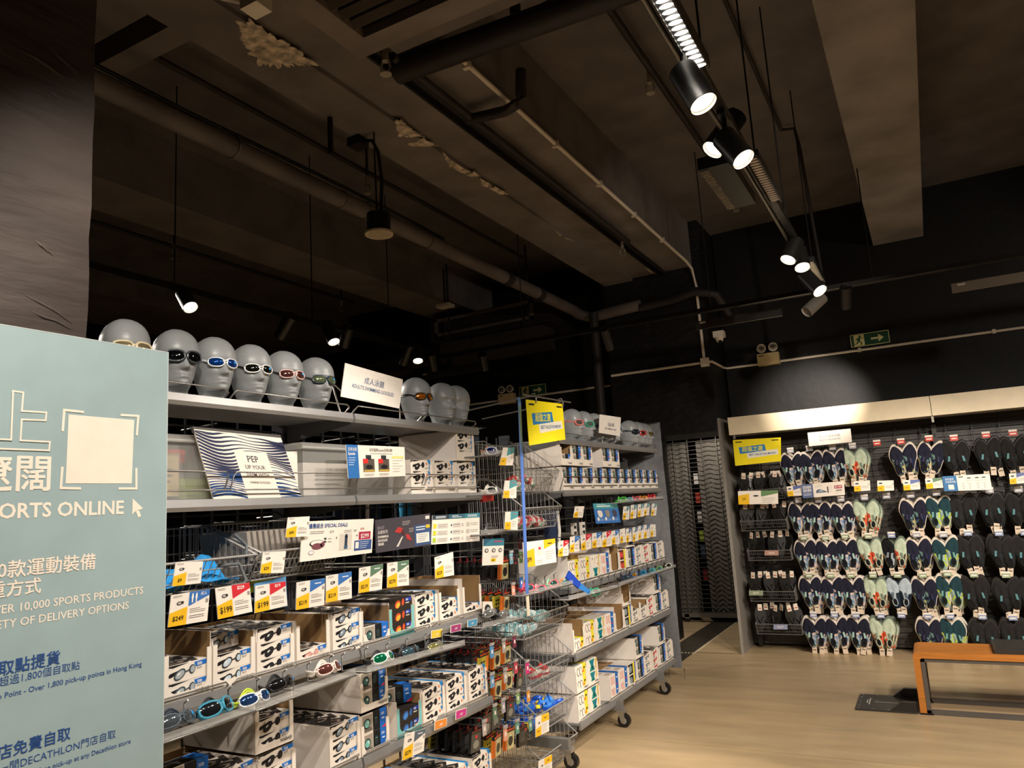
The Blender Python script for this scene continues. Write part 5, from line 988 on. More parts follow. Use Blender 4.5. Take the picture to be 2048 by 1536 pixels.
for (nm, lb, c, bx) in [('package', 'beige labelled package inside the near storage bin', 'c9b58a', (-2.36, -2.3, 1.66, 1.76, .02, .17)), ('package', 'red and white package at the top of the near storage bin', 'c8402f', (-2.4, -2.32, 1.74, 1.8, .14, .185)), ('dark_box', 'dark small box inside the near storage bin', '2c2e33', (-2.34, -2.3, 1.64, 1.7, .01, .1)), ('lime_bag', 'lime and grey bag inside the near storage bin', '8a9a4a', (-2.4, -2.29, 1.76, 1.92, .01, .08)), ('carton', 'white printed carton inside the large storage bin', 'ddd6cc', (-2.4, -2.3, 2.36, 2.7, .012, .15))]:
    q = MB('paper', c); q.box(bx[0], bx[1], bx[2], bx[3], Z2+bx[4], Z2+bx[5]); 
    if nm in ('package', 'carton'): s = Q(q, (bx[1], bx[2], Z2+bx[4]), (bx[1], bx[3], Z2+bx[4]), (bx[1], bx[3], Z2+bx[5]), (bx[1], bx[2], Z2+bx[5])); s.lines(.2, .6, .8, 3, .14, '6a655c', th=.04); [s.ell(.5+k*.1, .8, .02, .04, '8a857c', 2, 8) for k in range(3)]
    solo(q, nm, lb, 'box')
def wavy(s):
    import math as M
    def field(u, v): return .03*M.sin(9*u+3.2*v)+.035*M.sin(4.2*u-6*v+1)+.02*M.sin(15*u*v+3)
    n = 22
    for k in range(n):
        v0 = k/n
        top = []; bot = []
        for i in range(17):
            u = i/16; y = v0+.02+1.1*field(u, v0); wd = .66/n*(.75+.45*M.sin(7*u+9*v0+2*M.sin(4*v0)))
            top.append((u, min(.985, max(.015, y+wd/2)))); bot.append((u, min(.985, max(.015, y-wd/2))))
        for i in range(16): s.poly([bot[i], bot[i+1], top[i+1], top[i]], '2d3350' if k > n*.45 else '27487a', 1)
    s.rect(.36, .0, .74, .74, 'ece4d8', 2)
    for t, y, h in (('PEP', .58, .1), ('UP YOUR', .475, .062), ('SWIM WITH', .365, .055), ('NABAIJI GOGGLES', .26, .032), ('MASKS AND SNORKELS', .16, .022)): s.text(t, .55, y, h, '3a3a48', 3, 'c', maxw=.34)
t = plane_sign('poster_board', 'leaning poster board with wavy stripes and pep up your swim text', 'poster', [(388, 858), (562, 876), (606, 1001), (428, 1001)], 'x', -2.215, wavy, .006, 'efe6da', tilt=.0)
a, b = at(385, 853, 'x', -2.217), at(561, 870, 'x', -2.217); a2, b2 = at(389, 866, 'x', -2.217), at(563, 883, 'x', -2.217); q = MB('plastic', '55524f'); c = t.location; slab(q, a2-c, b2-c, b-c, a-c, .012, '55524f', 'plastic'); part(q, 'clip_rail', t)
plane_sign('white_card', 'plain white card standing behind the wavy poster', 'card', [(560, 903), (594, 903), (597, 995), (566, 995)], 'x', -2.27, lambda s: None, .003, 'ece4d8')
# goods hung on the far side, seen through the mesh
def pad(name, lab, cat, y0, y1, z0, z1, c, x=-2.86, m='fabric', th=.1, strap=None):
    rn = random.Random(int(y0*100+z0*10)); q = MB(m, c); n = 10; rg = []
    for i in range(6):
        t_ = i/5; z = z0+(z1-z0)*t_; s = .86+.14*math.sin(PI*t_); rg.append([(x+th/2*math.cos(2*PI*k/n)*(1+rn.uniform(-.15, .15)), (y0+y1)/2+(y1-y0)/2*s*math.sin(2*PI*k/n), z+rn.uniform(-.01, .01)) for k in range(n)])
    q.ring(rg, sm=True); 
    t_ = thing(name, lab, cat); part(q, 'body', t_)
    if strap: q = MB(m, strap); q.tube([(x+th/2+.005, y0+(y1-y0)*.3, z0+.02), (x+th/2+.012, (y0+y1)/2, (z0+z1)/2), (x+th/2, y0+(y1-y0)*.6, z1)], .012); part(q, 'strap', t_)
    q = MB('metal', '55524e'); q.tube([(x, (y0+y1)/2, z1-.01), (x, (y0+y1)/2, z1+.04), (-2.63, (y0+y1)/2, z1+.045)], .004); part(q, 'hanger', t_)
pad('backpack', 'black and cream backpack behind the mesh under the first heads', 'backpack', 1.6, 1.9, 1.78, 2.0, '25262c', strap='d8cfb8'); pad('fin_bag', 'grey and beige fin bag behind the mesh left of the upright', 'bag', 2.0, 2.4, 1.82, 1.98, '8f877a', strap='c24a4a')
pad('swim_fin', 'grey fin with lime strap behind the mesh, left one', 'fin', 2.78, 2.9, 1.78, 1.98, '5c6470', strap='c8dc3a'); pad('swim_fin', 'grey fin with lime strap behind the mesh, right one', 'fin', 3.02, 3.14, 1.76, 1.97, '3a3f4c', strap='b8cc3a')
pad('wetsuit', 'navy wetsuit hanging behind the mesh near the white trays', 'wetsuit', 3.16, 3.56, 1.1, 1.98, '1d2233', strap='e8e8e8'); pad('towel', 'light blue towel hanging behind the mesh', 'towel', 3.58, 3.68, 1.75, 1.98, '5fa0c0')
for k, (y0, y1, z0, z1, c) in enumerate([(1.5, 1.75, 1.15, 1.58, '2a2b30'), (1.8, 2.1, 1.2, 1.6, '33343a'), (2.45, 2.8, 1.1, 1.58, '1e2230'), (2.85, 3.2, 1.1, 1.6, '1d2436'), (3.7, 4.0, 1.3, 1.95, '22242a'), (4.05, 4.35, 1.4, 2.0, '1c1c20'), (4.4, 4.66, 1.3, 1.9, '2b2a2c'), (3.7, 4.1, .3, .9, '1b1c22'), (4.15, 4.6, .3, .95, '20222a'), (4.75, 5.2, 1.1, 1.6, '2c2226'), (5.3, 5.75, 1.1, 1.6, '241c20'), (5.8, 6.7, 1.1, 1.62, '2a2626')]):
    pad('dark_garment', f'dark hanging garment behind the mesh, {ORD[k]} along the run', 'garment', y0, y1, z0, z1, c)
for k in range(9): pad('clothes_hanger_garment', f'blue-grey garment shoulder, {ORD[k]} on the hanging rail behind the bare heads', 'garment', 3.98+k*.055, 4.02+k*.055, 1.75, 2.1, '3a4658', -2.8, th=.2)
pad('red_garment', 'red garment behind the price tags of the far unit', 'garment', 4.95, 5.1, 1.12, 1.35, 'a8242a', -2.75); pad('blue_pouch', 'bright blue pouch behind the comparison chart sign', 'pouch', 3.62, 3.75, 1.56, 1.68, '3fa0d0', -2.75)
pad('nose_clip_card', 'bundle of navy and white straps hanging at the start of the far unit', 'straps', 4.72, 4.84, 1.28, 1.55, '2a3550', -2.35, strap='e0dcd4'); [solo(MB('paper', 'ddd6cc').box(-.02, 0, y_, y_+.06, 1.36, 1.46).box(-.001, .001, y_+.01, y_+.05, 1.38, 1.4, '2c2a2a').box(-.001, .0012, y_+.01, y_+.05, 1.42, 1.44, '2c2a2a').tube([(-.01, y_+.03, 1.45), (-.01, y_+.03, 1.49), (-.36, y_+.03, 1.49)], .003, '7a7874', m='metal'), 'card_pack', l_, 'pack', (-2.25, 0, 0)) for y_, l_ in ((4.93, 'white goggles card pack hanging right of the strap bundle'), (5.08, 'second white card pack hanging right of the strap bundle'))]
# ================================================================== poster panel on the left
PXX = -1.8
t = thing('poster_stand', 'tall pale blue-grey poster panel with pick-up and delivery text', 'poster panel', (PXX, .7, 0))
PT = 2.078; q = MB('plastic', '9aafb1'); q.box(-.03, 0, -.65, .64, 0, PT); part(q, 'panel', t)
q = MB('plastic', 'c3cccb'); q.box(-.031, .0006, .6385, .6405, 0, PT); q.box(-.031, .0006, -.65, .64, PT-.001, PT+.001); part(q, 'edge_trim', t)
q = MB(); s = Q(q, (.0, -.65, 0), (.0, .64, 0), (.0, .64, PT), (.0, -.65, PT), .0008); CR, NB = 'f0e3d2', '2c4f8a'
def uv(u, v): p = at(u, v, 'x', PXX); return ((p.y-.7+.65)/1.29, p.z/PT)
def ptx(txt, ru, rv, cap, c, bold=False):
    a, b = uv(ru, rv); _, b2 = uv(ru, rv-cap); s.text(txt, a, b, b2-b, c, 1, 'r', bold)
ptx('SPORTS ONLINE', 247, 1027, 27, CR, True); ptx('更遼闊', 99, 975, 56, CR, True); ptx('超過10,000款運動裝備', 190, 1135, 25, CR, True); ptx('多重方式', 81, 1183, 25, CR, True)
ptx('OVER 10,000 SPORTS PRODUCTS', 286, 1187, 15, CR); ptx('VARIETY OF DELIVERY OPTIONS', 257, 1217, 15, CR); ptx('自取點提貨', 119, 1325, 22, NB, True); ptx('全港超過1,800個自取點', 159, 1337, 14, NB)
ptx('Pick-up Point - Over 1,800 pick-up points in Hong Kong', 283, 1332, 10, NB); ptx('門店免費自取', 140, 1476, 21, NB, True); ptx('任何一間DECATHLON門店自取', 231, 1474, 14, NB); ptx('Free pick-up at any Decathlon store', 261, 1486, 9.5, NB)
def stroke(pts, wd=.0045, closed=False):
    P = [at(u, v, 'x', PXX) for u, v in pts]; P = [Vector((.0012, p.y-.7, p.z)) for p in P]
    kz = 0
    for a, b in zip(P, P[1:]+([P[0]] if closed else [])):
        kz += .00012; a = a+Vector((kz, 0, 0)); b = b+Vector((kz, 0, 0)); d = (b-a).normalized(); n = Vector((0, -d.z, d.y))*wd/2; e = d*wd/2; q.face([a-n-e, b-n+e, b+n+e, a+n-e][::1], CR)
stroke([(25, 782), (46, 785), (43, 822), (92, 825), (90.5, 841), (42.5, 839), (40, 881), (99, 884), (97, 901), (-40, 896), (-40, 877), (21, 879.5)], .004, True)
part(q, 'lettering', t); q = MB()
for b in ([(125, 860), (128, 820), (165, 824)], [(243, 830), (276, 832), (273, 869)], [(124, 936), (121, 976), (159, 977)], [(239, 977), (272, 977), (272, 938)]): q = MB(); stroke(b, .006); part(q, 'corner_mark', t)
q = MB(); s.mb = q
s.poly([uv(*p) for p in ((264, 1029), (271, 1022), (277, 1020), (286, 1017), (265, 997))][::1], CR, 1); s.poly([uv(*p) for p in ((271, 1022), (276, 1035), (282, 1032), (277, 1019))], CR, 1); part(q, 'pointer_mark', t); q = MB(); s.mb = q; s.poly([uv(*p) for p in ((131, 967), (263, 967), (268, 840), (137, 829))], CR, 1); part(q, 'blank_square', t)

# ================================================================== grey end sheet, passage rack, floor strip
EY = 6.88; a, b = at(1320, 845, 'y', EY), at(1366, 1345, 'y', EY); X1e = (a.x+b.x)/2
t = thing('end_sheet', 'grey sheet hung on the end of the goggles shelving', 'sheet', (0, EY, 0)); q = MB('fabric', '77787a'); nx, nz = 10, 24
v = [(-2.72+(X1e+2.72)*i/nx, .012*math.sin(i*1.1+.25*j)+.006*math.sin(j*.9), b.z+.04+(a.z-b.z-.04)*j/nz) for j in range(nz+1) for i in range(nx+1)]; f = [(j*(nx+1)+i, j*(nx+1)+i+1, (j+1)*(nx+1)+i+1, (j+1)*(nx+1)+i) for j in range(nz) for i in range(nx)]
q.add(v, f, None, None, True); part(q, 'cloth', t)
q = MB('metal', '6d6a66'); q.tube([(X1e-.12, -.02, b.z+.02), (X1e-.12, -.02, b.z-.06), (X1e+.02, -.02, b.z-.06), (X1e+.02, -.02, b.z+.04)], .004); part(q, 'wire_hook', t); q = MB('metal', '6d6a66'); q.tube([(-2.72, 0, a.z+.0), (X1e, 0, a.z)], .006); part(q, 'top_rod', t)
t = thing('mesh_rack', 'grey wire rack on a castor standing in the passage with a grey curtain', 'rack', (0, 9.9, 0)); q = MB('steel', '6b665f')
for k in range(40): z = .12+k*.056; q.box(-3.4, -1.86, -.004, .004, z, z+.006)
for k in range(9): x = -3.35+k*.19; q.box(x-.004, x+.004, .005, .011, .1, 2.34)
part(q, 'wire_grid', t, kind='stuff')
q = MB('steel', '7b766e'); q.box(-3.4, -1.86, -.03, .03, .06, .11); part(q, 'base_rail', t); q = MB('metal', 'a8a39a'); q.box(-3.02, -2.96, -.03, .03, .045, .1); c = part(q, 'castor', t); q = MB('plastic', '161514'); q.cyl((-2.985, -.02, .04), (-2.985, .02, .04), .04, n=16); part(q, 'wheel', c)
xs = at(1410, 1230, 'y', 9.95).x
for (x0, x1, nm) in ((-3.42, xs-.02, 'curtain'), (xs+.09, -1.82, 'curtain')):
    q = MB('fabric', '6a655d'); n = 16; vs = [(x0+(x1-x0)*i/n, .07+.02*math.sin(i*1.7), z) for z in (.12, 2.3) for i in range(n+1)]; q.add(vs, [(i, i+1, n+2+i, n+1+i) for i in range(n)], None, None, True); part(q, nm, t)
for k, (c_, z) in enumerate([('7a2a2a', .5), ('8fa03a', 1.0), ('b8b4ac', 1.25), ('a8402f', 1.5), ('c8c4bc', 1.75), ('3a4a5a', .8)]): q = MB('fabric', c_); q.box(xs+.0, xs+.08, 10.05, 10.12, z, z+.14); solo(q, 'garment_sliver', f'sliver of a garment, {ORD[k]} of those glimpsed through the curtain gap', 'garment')
t = thing('floor_grating', 'dark ribbed metal strip let into the floor of the passage', 'grating', (0, 0, 0)); q = MB('metal', '5a5449'); q.box(-2.68, -2.38, 7.3, 10.4, .0, .003)
for k in range(8): x = -2.66+k*.036; q.box(x, x+.014, 7.3, 10.4, .003, .008, '8a8070')
part(q, 'ribbed_plate', t); q = MB('plastic', 'd8cbb0'); q.box(-2.38, -2.365, 7.95, 10.4, 0, .005); q.box(-2.6, -2.365, 7.94, 7.96, 0, .005); part(q, 'pale_edge', t)
q = MB('plastic', '5a4c36'); q.box(-2.36, -1.9, 7.99, 8.0, 0, .003); struct(q, 'trim_2')
for k, y in enumerate((5.1, 3.3)): q = MB('floor', 'a08a66'); q.box(-3, 4.4, y, y+.004, 0, .0012); struct(q, f'trim_{k+3}')

# ================================================================== shoe wall
SY = 8.4
q = MB('plastic', '8b857c'); q.box(-1.898, -1.872, 7.99, 8.6, 0, 2.39); q.box(-1.8725, -1.8715, 7.985, 7.995, 0, 2.39, 'c9c2b6'); solo(q, 'side_panel', 'grey side panel closing the left end of the shoe display', 'panel')
t = thing('shoe_display', 'black wire-grid wall bay carrying the water shoes', 'display bay', (0, SY, 0))
q = MB('plastic', '4a4540'); q.box(-1.87, 2.6, .1, .13, .02, 2.4); part(q, 'back_panel', t)
q = MB('steel', '24221f')
for k in range(42): z = .06+k*.055; q.box(-1.85, 2.55, -.004, .004, z, z+.007)
for k in range(20): x = -1.8+k*.22; q.box(x-.004, x+.004, .004, .011, .05, 2.36)
part(q, 'wire_grid', t, kind='stuff')
for x in (-1.78, .08, 1.95): q = MB('steel', '35332f'); q.box(x-.02, x+.02, -.015, .06, .02, 2.3); [q.box(x-.006, x+.006, -.0156, -.0149, .1+k*.08, .14+k*.08, '0e0d0c') for k in range(27)]; part(q, 'upright', t)
for x0, x1 in ((-1.79, .0775), (.0825, 1.95)): q = MB('plastic', 'f0dfbc'); q.box(x0, x1, -.4, -.38, 2.2, 2.385); q.box(x0, x1, -.38, .1, 2.375, 2.385); q.box(x0, x1, -.38, -.1, 2.2, 2.21, 'b8b0a4'); part(q, 'header_board', t)
q = MB('steel', '9a948a'); q.box(-1.76, -1.74, -.36, -.34, 2.16, 2.2); q.box(.07, .09, -.38, -.36, 2.14, 2.2); part(q, 'header_clip', t)
# shoes: hung heel up, toes down; local y is toward the wall
L_ = .31
def outline(s, k=1.0, n=28):
    pts = []
    for i in range(n):
        a = 2*PI*i/n; z = math.cos(a); x = math.sin(a)
        wv = .053+.015*math.exp(-((z-.4)/.45)**2)-.006*math.exp(-((z+.35)/.35)**2); pts.append((x*wv*k+s*.006*(1-z*z)*(-1), z*L_/2*k))
    return pts
def shoe_parts(pal, s):
    """pal: sole, heel-half, lower pattern colours, tab"""
    sole, up, pats, tab = pal; rn = random.Random(str(pal)+str(s)); o = outline(s); N = len(o)
    q = MB('plastic', sole); q.ring([[(x*1.13, y, z*1.05) for x, z in o] for y in (.02, .0, -.012)]+[[(x*1.04, -.02, z*1.0) for x, z in o]], sm=True); q.disc((0, -.012, 0), (0, -1, 0), .03)
    a = q
    q = MB('fabric', up); lv = [(1.0, -.016), (.9, -.032), (.7, -.046), (.42, -.054), (.12, -.057)]
    rings = [[(x*k, y*(1.0-.35*max(0, z/(L_/2))), z*k) for x, z in o] for k, y in lv]; vs = [p for r in rings for p in r]
    for i in range(len(lv)-1):
        for j in range(N):
            k = (j+1) % N; zc = (vs[i*N+j][2]+vs[(i+1)*N+j][2])/2
            c = up if (zc > .015+.03*math.sin(j) or (i > 2 and zc > -.05)) or not pats else pats[rn.randrange(len(pats))]
            q.add([vs[i*N+j], vs[i*N+k], vs[(i+1)*N+k], vs[(i+1)*N+j]], [(3, 2, 1, 0)], c, None, True)
    q.face(rings[-1][::-1]); b = q
    q = MB('fabric', '141416'); q.face([(.016*math.sin(t_), -.0595, -.078+.03*math.cos(t_)) for t_ in [2*PI*k/14 for k in range(14)]]); q.tube([(.021*math.sin(t_), -.058, -.078+.037*math.cos(t_)) for t_ in [2*PI*k/14 for k in range(14)]], .005, up, closed=True); c = q
    q = MB('plastic', tab); q.add([(x+s*z*-.25, y, z) for y in (-.066, -.057) for x, z in ((-.009, -.035), (.009, -.035), (.008, .012), (-.008, .012))], [(0, 1, 2, 3), (0, 4, 5, 1), (1, 5, 6, 2), (2, 6, 7, 3), (3, 7, 4, 0)]); d = q
    return [(a.mesh('sole'), 'sole'), (b.mesh('upper'), 'upper'), (c.mesh('collar'), 'collar'), (d.mesh('pull_tab'), 'pull_tab')]
PALS = {'navy': (('ded2c4', '1d1d2b', ['8fa6bd', 'd8c9b8', '2a2f48', '6f8ab0', 'c8a8a0', '9fc0b8'], 'a8c8bc'), 'navy patterned'), 'sage': (('6e7a6c', 'b4bfa6', ['d8603c', 'e8d8b0', 'c84a2e', 'b4bfa6', '3a3a34'], '7f8a78'), 'sage green floral'),
        'star': (('ddd0be', '20202f', ['232840', '2a3350', 'b8b070', '6a8a80', '23284a'], '2a2a48'), 'navy star-print'), 'teal': (('ddd4c4', '1f3a40', ['c6d834', '9fb8b0', '9fb8b0'], '6fa098'), 'teal and lime'), 'black': (('2a2826', '22201f', ['262423', '2b3236'], '5a8a90'), 'black'),
        'ice': (('2b3038', 'a8b4ba', ['1c2a3a', '22303a'], '5a6a78'), 'pale ice-grey'), 'blackwet': (('56604e', '101012', ['22262c', 'a8b0b4'], '8a9498'), 'glossy black')}
_SP = {}
def shoe_mesh(k, s):
    if (k, s) not in _SP: _SP[(k, s)] = shoe_parts(PALS[k][0], s)
    return _SP[(k, s)]
TAGM = MB('paper', 'd9c6ae').box(-.022, .022, -.002, .002, -.075, 0).box(-.016, .016, -.0026, -.002, -.03, -.02, '6a5c4c').mesh('swing_tag')
FLAGM = {}
def flagm(c):
    if c not in FLAGM: FLAGM[c] = MB('gloss', c).box(-.032, .032, -.004, 0, -.02, .035).box(-.032, .032, -.006, -.004, .018, .035, 'e4dccf').box(-.022, .022, -.0046, -.004, -.006, .004, 'efe8de').mesh('price_flag')
    return FLAGM[c]
HKM = MB('steel', '2c2a27').tube([(0, .3, .0), (0, .02, 0), (0, 0, .015)], .005).tube([(0, .3, .04), (0, 0, .03)], .004).mesh('prong')
ROWN = ['top', 'second', 'third', 'fourth', 'bottom']
def shoe_hook(r, c, u, v, kind, pairs, fc, twist=0.):
    p = at(u, v, 'y', 8.1)
    cn = ORD[c]
    t = thing('shoe_hook', f'flagged shoe hook, {cn} from the baskets in the {ROWN[r]} row', 'hook', p, group='hooks of the shoe wall'); part(HKM, 'prong', t); part(flagm(fc), 'price_flag', t)
    for k in range(pairs):
        for s in (-1, 1):
            kk = kind if not (kind == 'blackwet' and s > 0) else 'sage'
            dep = ['front', 'second', 'third', 'rear'][k]
            o = thing('water_shoe', f'{PALS[kk][1]} {"left" if s > 0 else "right"}-foot water shoe, {dep} pair on {cn} hook of the {ROWN[r]} row', 'shoe', group='water shoes on the wall hooks')
            for m_, n_ in shoe_mesh(kk, s):
                if k and n_ in ('collar', 'pull_tab'): continue
                part(m_, n_, o)
            j = random.Random(r*100+c*10+k+s*3); o.location = (p.x+s*.052+(.018*k)+j.uniform(-.01, .01), p.y+.075+.075*k, p.z-L_/2-.015+j.uniform(-.012, .012)-.012*k)
            o.rotation_euler = (j.uniform(.05, .14), s*.1+j.uniform(-.04, .04)+twist, s*.06)
            if s > 0 or k == 0:
                g = part(TAGM, 'swing_tag', o); g.location = (j.uniform(-.015, .015)-s*.01, -.03-.01*s, -L_/2+.01+.02*(s > 0)); g.rotation_euler = (0, -(s*.1)+j.uniform(-.2, .2), 0)
RD, GY, GR, BU = 'c8483c', 'a8a6ac', '9aa886', '8f9ab8'
SR = [[(1581, 902), (1619, 898), (1665, 896), (1705, 893), (1754, 887), (1802, 884), (1858, 878), (1908, 877), (1972, 871), (2026, 867)], [(1597, 1002), (1637, 1001), (1682, 999), (1729, 996), (1773, 993), (1821, 991), (1873, 987), (1922, 985), (1979, 982), (2037, 980)],
      [(1608, 1076), (1651, 1076), (1690, 1073), (1737, 1073), (1783, 1071), (1833, 1070), (1887, 1070), (1936, 1067), (1998, 1067), (2050, 1066)], [(1618, 1151), (1661, 1151), (1702, 1151), (1746, 1151), (1795, 1151), (1846, 1151), (1895, 1148), (1948, 1150), (2012, 1151), (2062, 1151)],
      [(1627, 1230), (1669, 1230), (1712, 1231), (1762, 1232), (1803, 1231), (1856, 1233), (1901, 1233), (1965, 1234), (2026, 1236), (2072, 1237)]]
CK = [['navy', 'navy', 'navy', 'sage', None, 'star', 'star', 'black', 'black', 'black'], ['navy', 'navy', 'navy', 'sage', None, 'star', 'teal', 'black', 'black', 'black'], ['navy', 'navy', 'navy', 'sage', 'blackwet', 'star', 'teal', 'black', 'black', 'black'],
      ['navy', 'navy', 'navy', 'sage', 'ice', 'star', 'teal', 'black', 'black', 'black'], ['navy', 'navy', 'navy', 'sage', None, 'star', 'teal', 'black', 'black', 'black']]
NP = [[2, 2, 3, 2, 0, 2, 1, 1, 2, 1], [2, 2, 3, 2, 0, 2, 2, 1, 2, 2], [3, 2, 2, 1, 1, 2, 2, 2, 1, 1], [3, 2, 2, 3, 1, 3, 3, 1, 1, 1], [3, 2, 2, 2, 0, 3, 2, 2, 2, 1]]
FC = [[GY, GY, GY, GY, RD, RD, RD, RD, RD, RD], [GY]*10, [GR]*4+[BU, GY, GY, BU, BU, BU], [GR]*10, [BU]*10]
for r in range(5):
    for c in range(10):
        u, v = SR[r][c]; shoe_hook(r, c, u, v, CK[r][c], NP[r][c], FC[r][c], {(0, 6): .18, (2, 3): -.1}.get((r, c), 0))
# baskets of flip-flops
FFM = [(MB('plastic', '211f1d').ring([[(x*.9, y, z*.95) for x, z in outline(0)] for y in (.012, -.006)], sm=False), 'sole'), (MB('plastic', '100f0e').tube([(0, -.008, -.06), (0, -.03, -.045), (.03, -.012, .02)], .006).tube([(0, -.03, -.045), (-.03, -.012, .02)], .006), 'thong_strap'), (MB('paper', 'e2d2bc').box(-.022, .022, -.014, -.01, .08, .15).box(-.015, .015, -.0146, -.014, .1, .11, 'a8503f'), 'swing_tag')]
FFM = [(m_.mesh(n_), n_) for m_, n_ in FFM]
for bi, (u0, u1, v) in enumerate([(1478, 1567, 982), (1480, 1572, 1043), (1494, 1580, 1102), (1498, 1588, 1183), (1511, 1601, 1248)]):
    a, b = at(u0, v, 'y', 8.06), at(u1, v, 'y', 8.06)
    t = basket(f'{["topmost", "second", "third", "fourth", "lowest"][bi]} dark wire basket of black flip-flops on the shoe wall', 8.0, 8.0+(b.x-a.x), a.z, 0, .3, .05, .1, .03, colr='6d6a66'); t.rotation_euler = (0, 0, -PI/2); t.location = ((a.x+b.x)/2, 8.06, a.z-.1)
    n = 8 if bi != 2 else 6
    for k in range(n):
        o = thing('flip_flop', f'black flip-flop, {ORD[k]} from the left in the {["topmost", "second", "third", "fourth", "lowest"][bi]} basket', 'flip-flop', (a.x+.04+(b.x-a.x-.08)*k/(n-1), 8.13+.07*(k % 3), a.z-.095+.145), group='black flip-flops in the wall baskets')
        for m_, n_ in FFM: part(m_, n_, o)
        j = random.Random(bi*20+k); o.rotation_euler = (j.uniform(-.12, .12), j.uniform(-.2, .25), j.uniform(-.7, .7)); o.scale = (.95, 1, .9)
# shoe-wall signs
zs1 = lambda p: cz(p, 6.4, 1440, 820)
zs2 = lambda p: cz(p, 6.4, 1728, 820)
def sg(name, lab, cat, px, art, y=7.985, col='efe4d6', grp=None): return plane_sign(name, lab, cat, px, 'y', y, art, .004, col, grp, back=True)
sg('best_value_sign', 'yellow best value for money sign at the corner of the shoe wall', 'sign', zs1([(163, 385), (778, 350), (783, 655), (195, 715)]), best, col='f2dc1c')
sg('hanging_sign', 'white adult aquashoes sign under the header board', 'sign', zs1([(1120, 290), (1670, 238), (1690, 410), (1140, 465)]), lambda s: (s.text('成人水陸兩用鞋', .5, .52, .17, '56657c', 2, 'c', maxw=.5), s.text("ADULT'S AQUASHOES", .5, .3, .13, '56657c', 2, 'c', maxw=.5)))
def stag(price, corner=None): return lambda s: (s.poly([(0, 0), (.42, 0), (.42, .55), (0, .48)], YEL), s.text(price, .2, .18, .14, '3a2f18', 2, 'c', maxw=.3), s.ell(.2, .74, .12, .07, '2f3134', 2, 10), (s.poly([(.44, 1), (1, 1), (1, .78), (.44, .58)], corner) if corner else None), s.lines(.5, .44, .95, 2, .14, th=.03), s.rect(.9, .6, .96, .68, '6a655f', 2))
sg('price_tag', 'long price tag for $59 on the basket of flip-flops below the yellow sign', 'price tag', zs1([(228, 1040), (742, 1025), (745, 1200), (238, 1210)]), lambda s: (s.poly([(0, 0), (.28, 0), (.28, .8), (0, .66)], YEL), s.text('59', .15, .3, .2, '3a2f18', 2, 'c'), s.ell(.45, .62, .07, .06, '2f3134', 2), s.poly([(.58, 1), (1, 1), (1, .78), (.58, .55)], '6a8a5c'), s.lines(.6, .4, .95, 3, .14, th=.025)), grp=TG)
def p149(s):
    s.rect(0, 0, .27, 1, '5d6c92'); s.text('超值優惠', .03, .68, .17, 'e8e4dc', 2, maxw=.2, bold=True); s.text('套裝優惠', .03, .44, .17, 'e8e4dc', 2, maxw=.2, bold=True); s.lines(.03, .28, .24, 2, .1, 'c8ccd8', th=.04)
    s.poly([(.33, .3), (.35, .5), (.42, .56), (.58, .36), (.58, .3)], '4a5f70', 2); s.poly([(.37, .38), (.44, .48), (.52, .38)], 'c8d4d8', 3); s.lines(.32, .84, .5, 2, .1); s.rect(.6, .25, .63, .7, '4a4640', 2); s.lines(.66, .7, .72, 4, .12); s.rect(.77, .5, .95, .74, 'a83a4a', 2); s.text('$149', .86, .55, .16, 'f2ece2', 3, 'c', maxw=.15); s.rect(.8, .34, .94, .4, '4a4640', 2); s.lines(.76, .25, .97, 2, .1)
sg('price_tag', 'small price tag half hidden behind the $149 shoe offer', 'price tag', zs1([(850, 980), (1035, 965), (1050, 1095), (870, 1105)]), stag('99', '5d6ca0'), 8.0, grp=TG)
sg('promo_sign', 'long shoe offer sign for $149 below the patterned shoes', 'sign', zs1([(1037, 955), (1585, 910), (1600, 1085), (1062, 1130)]), p149)
sg('price_tag', 'white shoe price tag under the sage floral shoes', 'price tag', zs1([(1708, 912), (1918, 900), (1925, 1030), (1720, 1045)]), stag('99'), grp=TG)
sg('price_tag', 'white shoe price tag below the empty top hook', 'price tag', zs2([(168, 905), (378, 900), (385, 1030), (175, 1040)]), stag('99'), grp=TG)
sg('price_tag', 'shoe price tag with a blue and red corner below the star-print shoes', 'price tag', zs2([(495, 900), (712, 890), (722, 1015), (510, 1030)]), stag('129', '6a78a8'), grp=TG)
sg('price_tag', 'green-cornered shoe price tag left of the blue guide sign', 'price tag', zs2([(780, 878), (995, 865), (1015, 995), (800, 1010)]), stag('99', '6f8a70'), grp=TG)
def guide(s):
    s.rect(0, 0, .3, 1, '3f74a4'); s.text('如何選擇', .05, .72, .12, 'e8ecf0', 2, maxw=.18); s.text('水陸兩用鞋', .05, .54, .12, 'e8ecf0', 2, maxw=.22); s.rect(.1, .1, .22, .42, 'e0dcd4', 2); s.rect(.34, .86, .44, .92, '3a3632', 2)
    for k, u in enumerate((.56, .73, .87)): s.ell(u, .8, .05, .035, '2f3134', 2, 8); s.lines(u-.06, .62, u+.06, 1, .1, 'b0a79c', th=.02)
    for r_ in range(3): [s.rect(u-.02, .42-r_*.14, u+.02, .45-r_*.14, '8a8278', 2) for u in (.42, .56, .73, .87)]
sg('info_sign', 'blue and white shoe guide sign between the black shoes', 'sign', zs2([(1000, 850), (1605, 815), (1640, 1020), (1030, 1040)]), guide)
sg('price_tag', 'shoe price tag cut by the photo edge, with a blue and red corner', 'price tag', zs2([(1855, 815), (2062, 800), (2075, 935), (1870, 950)]), stag('79', '6a78a8'), grp=TG)
